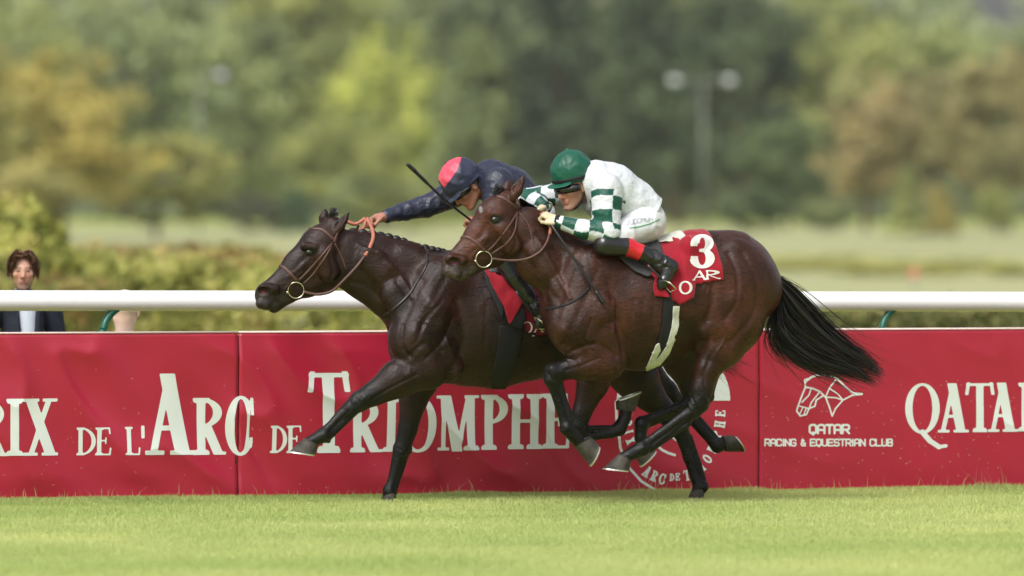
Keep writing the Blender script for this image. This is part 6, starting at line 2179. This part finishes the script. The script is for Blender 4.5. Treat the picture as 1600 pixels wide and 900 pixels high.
def cap_colour(V, q):
    P = pixels_of(FF, V)
    f = poly_field([(684, 278), (690, 262), (702, 250), (722, 242), (718.5, 254), (713.5, 267), (704, 280), (694.5, 293), (688, 285)])(P[:, 0], P[:, 1])
    w = sstep(f, -.6, .6)
    # the quarter comes round the far side as well
    c = np.tile(np.array(lin(46, 50, 70)), (len(V), 1)) * (1 + .1 * fbm(V * 14, 2, 2))[:, None]
    return c + (np.array(lin(222, 78, 100)) - c) * w[:, None]


helmet(FF, j2, pt(719, 279, -.01), HF, HU, np.array([.138, .122, .132]), .045, .05, cap_colour, None)
goggles(j2, W2, 1.12, m_black_web)
wh = empty('riding_whip', 'black whip raised across the sky side in the navy jockey\'s left hand', 'whip', MF, group='riding whips')
wh['label'] = 'black whip pointing up and left in front of the navy jockey\'s arm'
v, f = free_tube(FF, [(742, 349, -.12), (712, 326, -.16), (690, 308, -.2), (660, 279, -.24), (637, 257, -.26)], [.0075] * 8 + [.0085] * 9 + [.0115] * 8); obj('shaft', v, f, m_whip, wh)
v, f = free_tube(FF, [(650, 269, -.25), (636, 256, -.262)], [.0125, .0135, .0135, .0135, .0135, .0135, .012]); obj('keeper', v, f, m_whip, wh)

# ================================================================ onlookers behind the rail
m_suit = material('dark_suit', lin(38, 42, 54), rough=.8, spec=.2, noise=.1, nscale=20)
m_shirt = material('pale_shirt', lin(205, 214, 230), rough=.7, spec=.2, noise=.04)
m_brownhair = material('brown_hair', lin(128, 98, 76), rough=.6, spec=.3, noise=.3, nscale=40)


def onlooker(fr, px, head_py, gz, label, skin, fwd, hair, jacket, shirt, height, hs_=1.0):
    q = fr.pt(px, head_py, 0)
    root = empty('person', label, 'person', fr.matrix(), group='onlookers behind the rail')
    C = q
    Z = lambda x, y, z: np.array([q[0] + x, q[1] + y, gz + z * (q[2] - .205 * hs_ - gz) / 1.44])
    sh, hp, kn, an = 1.44, .95, .50, .08
    g = SDF(np.array([q[0] - .4, q[1] - .3, gz - .02]), np.array([q[0] + .4, q[1] + .3, q[2] + .2]), .0085)
    Wd, Ad = add_head(g, C, fwd, (0, 0, 1), hs_, Z(0, .02, 1.45))
    g.chain([Z(0, .02, 1.38), Z(0, .02, 1.15), Z(0, .02, .98)], [.11, .105, .11], .04, [.72, .75, .72])
    for s in (-1, 1):
        g.chain([Z(s * .18, .02, sh), Z(s * .23, .03, 1.14), Z(s * .16, -.16, 1.02)], [.05, .04, .03], .03)
        add_fist(g, Z(s * .16, -.16, 1.02), Z(s * .10, -.22, 1.02), (0, .6, -.7), 1, s)
        g.chain([Z(s * .09, .02, hp), Z(s * .10, 0, kn), Z(s * .10, .03, an), Z(s * .11, -.12, .03)], [.085, .055, .04, .03], .03)
    V, F = g.mesh(1)
    obj('body', V, F, m_skin, root, colv=face_colours(V, C, Ad, hs_, skin, stubble=.6 if hair is not None else 0))
    g = SDF(np.array([q[0] - .42, q[1] - .34, gz + .7]), np.array([q[0] + .42, q[1] + .3, q[2]]), .009)
    g.chain([Z(0, .02, 1.40), Z(0, .02, 1.15), Z(0, .02, .88)], [.135, .135, .15], .04, [.62, .64, .66])
    for s in (-1, 1): g.chain([Z(s * .19, .02, sh - .02), Z(s * .245, .03, 1.14), Z(s * .18, -.13, 1.03)], [.075, .06, .05], .03)
    g.cap(Z(0, -.16, 1.5), Z(0, -.19, 1.1), .075, .05, .01, neg=True)
    V, F = g.mesh(1); obj('jacket', gather(V, F, .008, 9, 3), F, jacket, root)
    g = SDF(np.array([q[0] - .3, q[1] - .3, gz + .8]), np.array([q[0] + .3, q[1] + .3, q[2]]), .009)
    g.chain([Z(0, .015, 1.40), Z(0, .015, 1.15), Z(0, .015, .95)], [.122, .12, .12], .03, [.72, .74, .74])
    g.cap(Z(0, .01, 1.5), Z(0, .01, 1.42), .058, .07, .02)
    V, F = g.mesh(1); obj('shirt', V, F, shirt, root)
    g = SDF(np.array([q[0] - .3, q[1] - .25, gz - .02]), np.array([q[0] + .3, q[1] + .25, gz + 1.1]), .012)
    for s in (-1, 1): g.chain([Z(s * .08, .02, .98), Z(s * .10, .0, kn), Z(s * .10, .03, .1)], [.11, .078, .062], .03)
    V, F = g.mesh(1); obj('trousers', V, F, jacket, root)
    for s in (-1, 1):
        g = SDF(Z(s * .11, -.02, .05) - .2, Z(s * .11, -.02, .05) + .2, .009)
        g.chain([Z(s * .10, .04, .05), Z(s * .11, -.14, .04)], [.05, .042], .02)
        V, F = g.mesh(1); obj('shoe', V, F, m_black_web, root)
    if hair is not None:
        rr = np.random.default_rng(9)
        Vh = []; Fh = []
        for i in range(1500):
            s = 1 if rr.random() < .55 else -1
            x = rr.uniform(-.12, .088)
            top = .124 - 2.4 * (x + .015) ** 2
            front = sstep(x, .03, .08)
            zend = (-.012 + .06 * float(front)) + rr.normal(0, .02)
            P = catmull([Wd(x, .012 * s, top), Wd(x * 1.04 + .004, s * .05, top * .93 + .012), Wd(x * 1.02, s * (.090 - .03 * front), top * .55), Wd(x * .92 - .012 * (1 - front), s * (.097 - .028 * front), zend)], 3)
            P = P + rr.normal(0, .005, 3) + np.outer(np.sin(np.linspace(0, 5, len(P)) + rr.uniform(0, 6)) * .006, Ad[:, 1] * s)
            w = .006 * np.linspace(1, .35, len(P))
            sdv = (Ad[:, 0] * .9 + rr.normal(0, .25, 3))
            o_ = len(Vh)
            for k_, p_ in enumerate(P): Vh += [p_ - sdv * w[k_], p_ + sdv * w[k_]]
            Fh += [(o_ + 2 * k_, o_ + 2 * k_ + 1, o_ + 2 * k_ + 3, o_ + 2 * k_ + 2) for k_ in range(len(P) - 1)]
        g = SDF(C - .2, C + .2, .006)
        g.ell(Wd(-.028, 0, .045), np.array([.104, .086, .090]) * hs_, Ad, .01)
        g.ell(Wd(-.035, 0, -.01), np.array([.075, .086, .075]) * hs_, Ad, .02)
        g.ell(Wd(.10, 0, -.035), np.array([.088, .080, .105]) * hs_, Ad, .012, True)
        Vc, Fc = g.mesh(1)
        o_ = len(Vh)
        Vh = [np.array(p_) for p_ in Vh] + list(Vc); Fh = Fh + [tuple(int(i_) + o_ for i_ in f_) for f_ in Fc]
        obj('hair', Vh, Fh, hair, root, smooth=False)
    return Wd, Ad, root


SF1 = Frame(C_BAN + 2.3, 36)
Wd, Ad, rt = onlooker(SF1, 36, 424, -.2, 'bearded man with brown hair in dark jacket behind the rail', (.52, .29, .21), (-.22, -1, -.02), m_brownhair, m_suit, m_shirt, 1.7)
g = SDF(Wd(0, -.085, -.02) - .05, Wd(0, -.085, -.02) + .05, .004); g.ell(Wd(.0, -.088, -.018), (.014, .012, .016), Ad, .004); g.cap(Wd(.0, -.088, -.02), Wd(.012, -.088, -.042), .006, .005, .004)
V, F = g.mesh(1); obj('earbud', V, F, m_lamp, rt)
SF2 = Frame(C_BAN + 2.0, 196)
onlooker(SF2, 195, 486, -.2, 'pale bare-headed figure mostly hidden between the rail and the boards', (.66, .46, .37), (.25, 1, -.1), None, m_shirt, m_shirt, 1.45, 1.12)
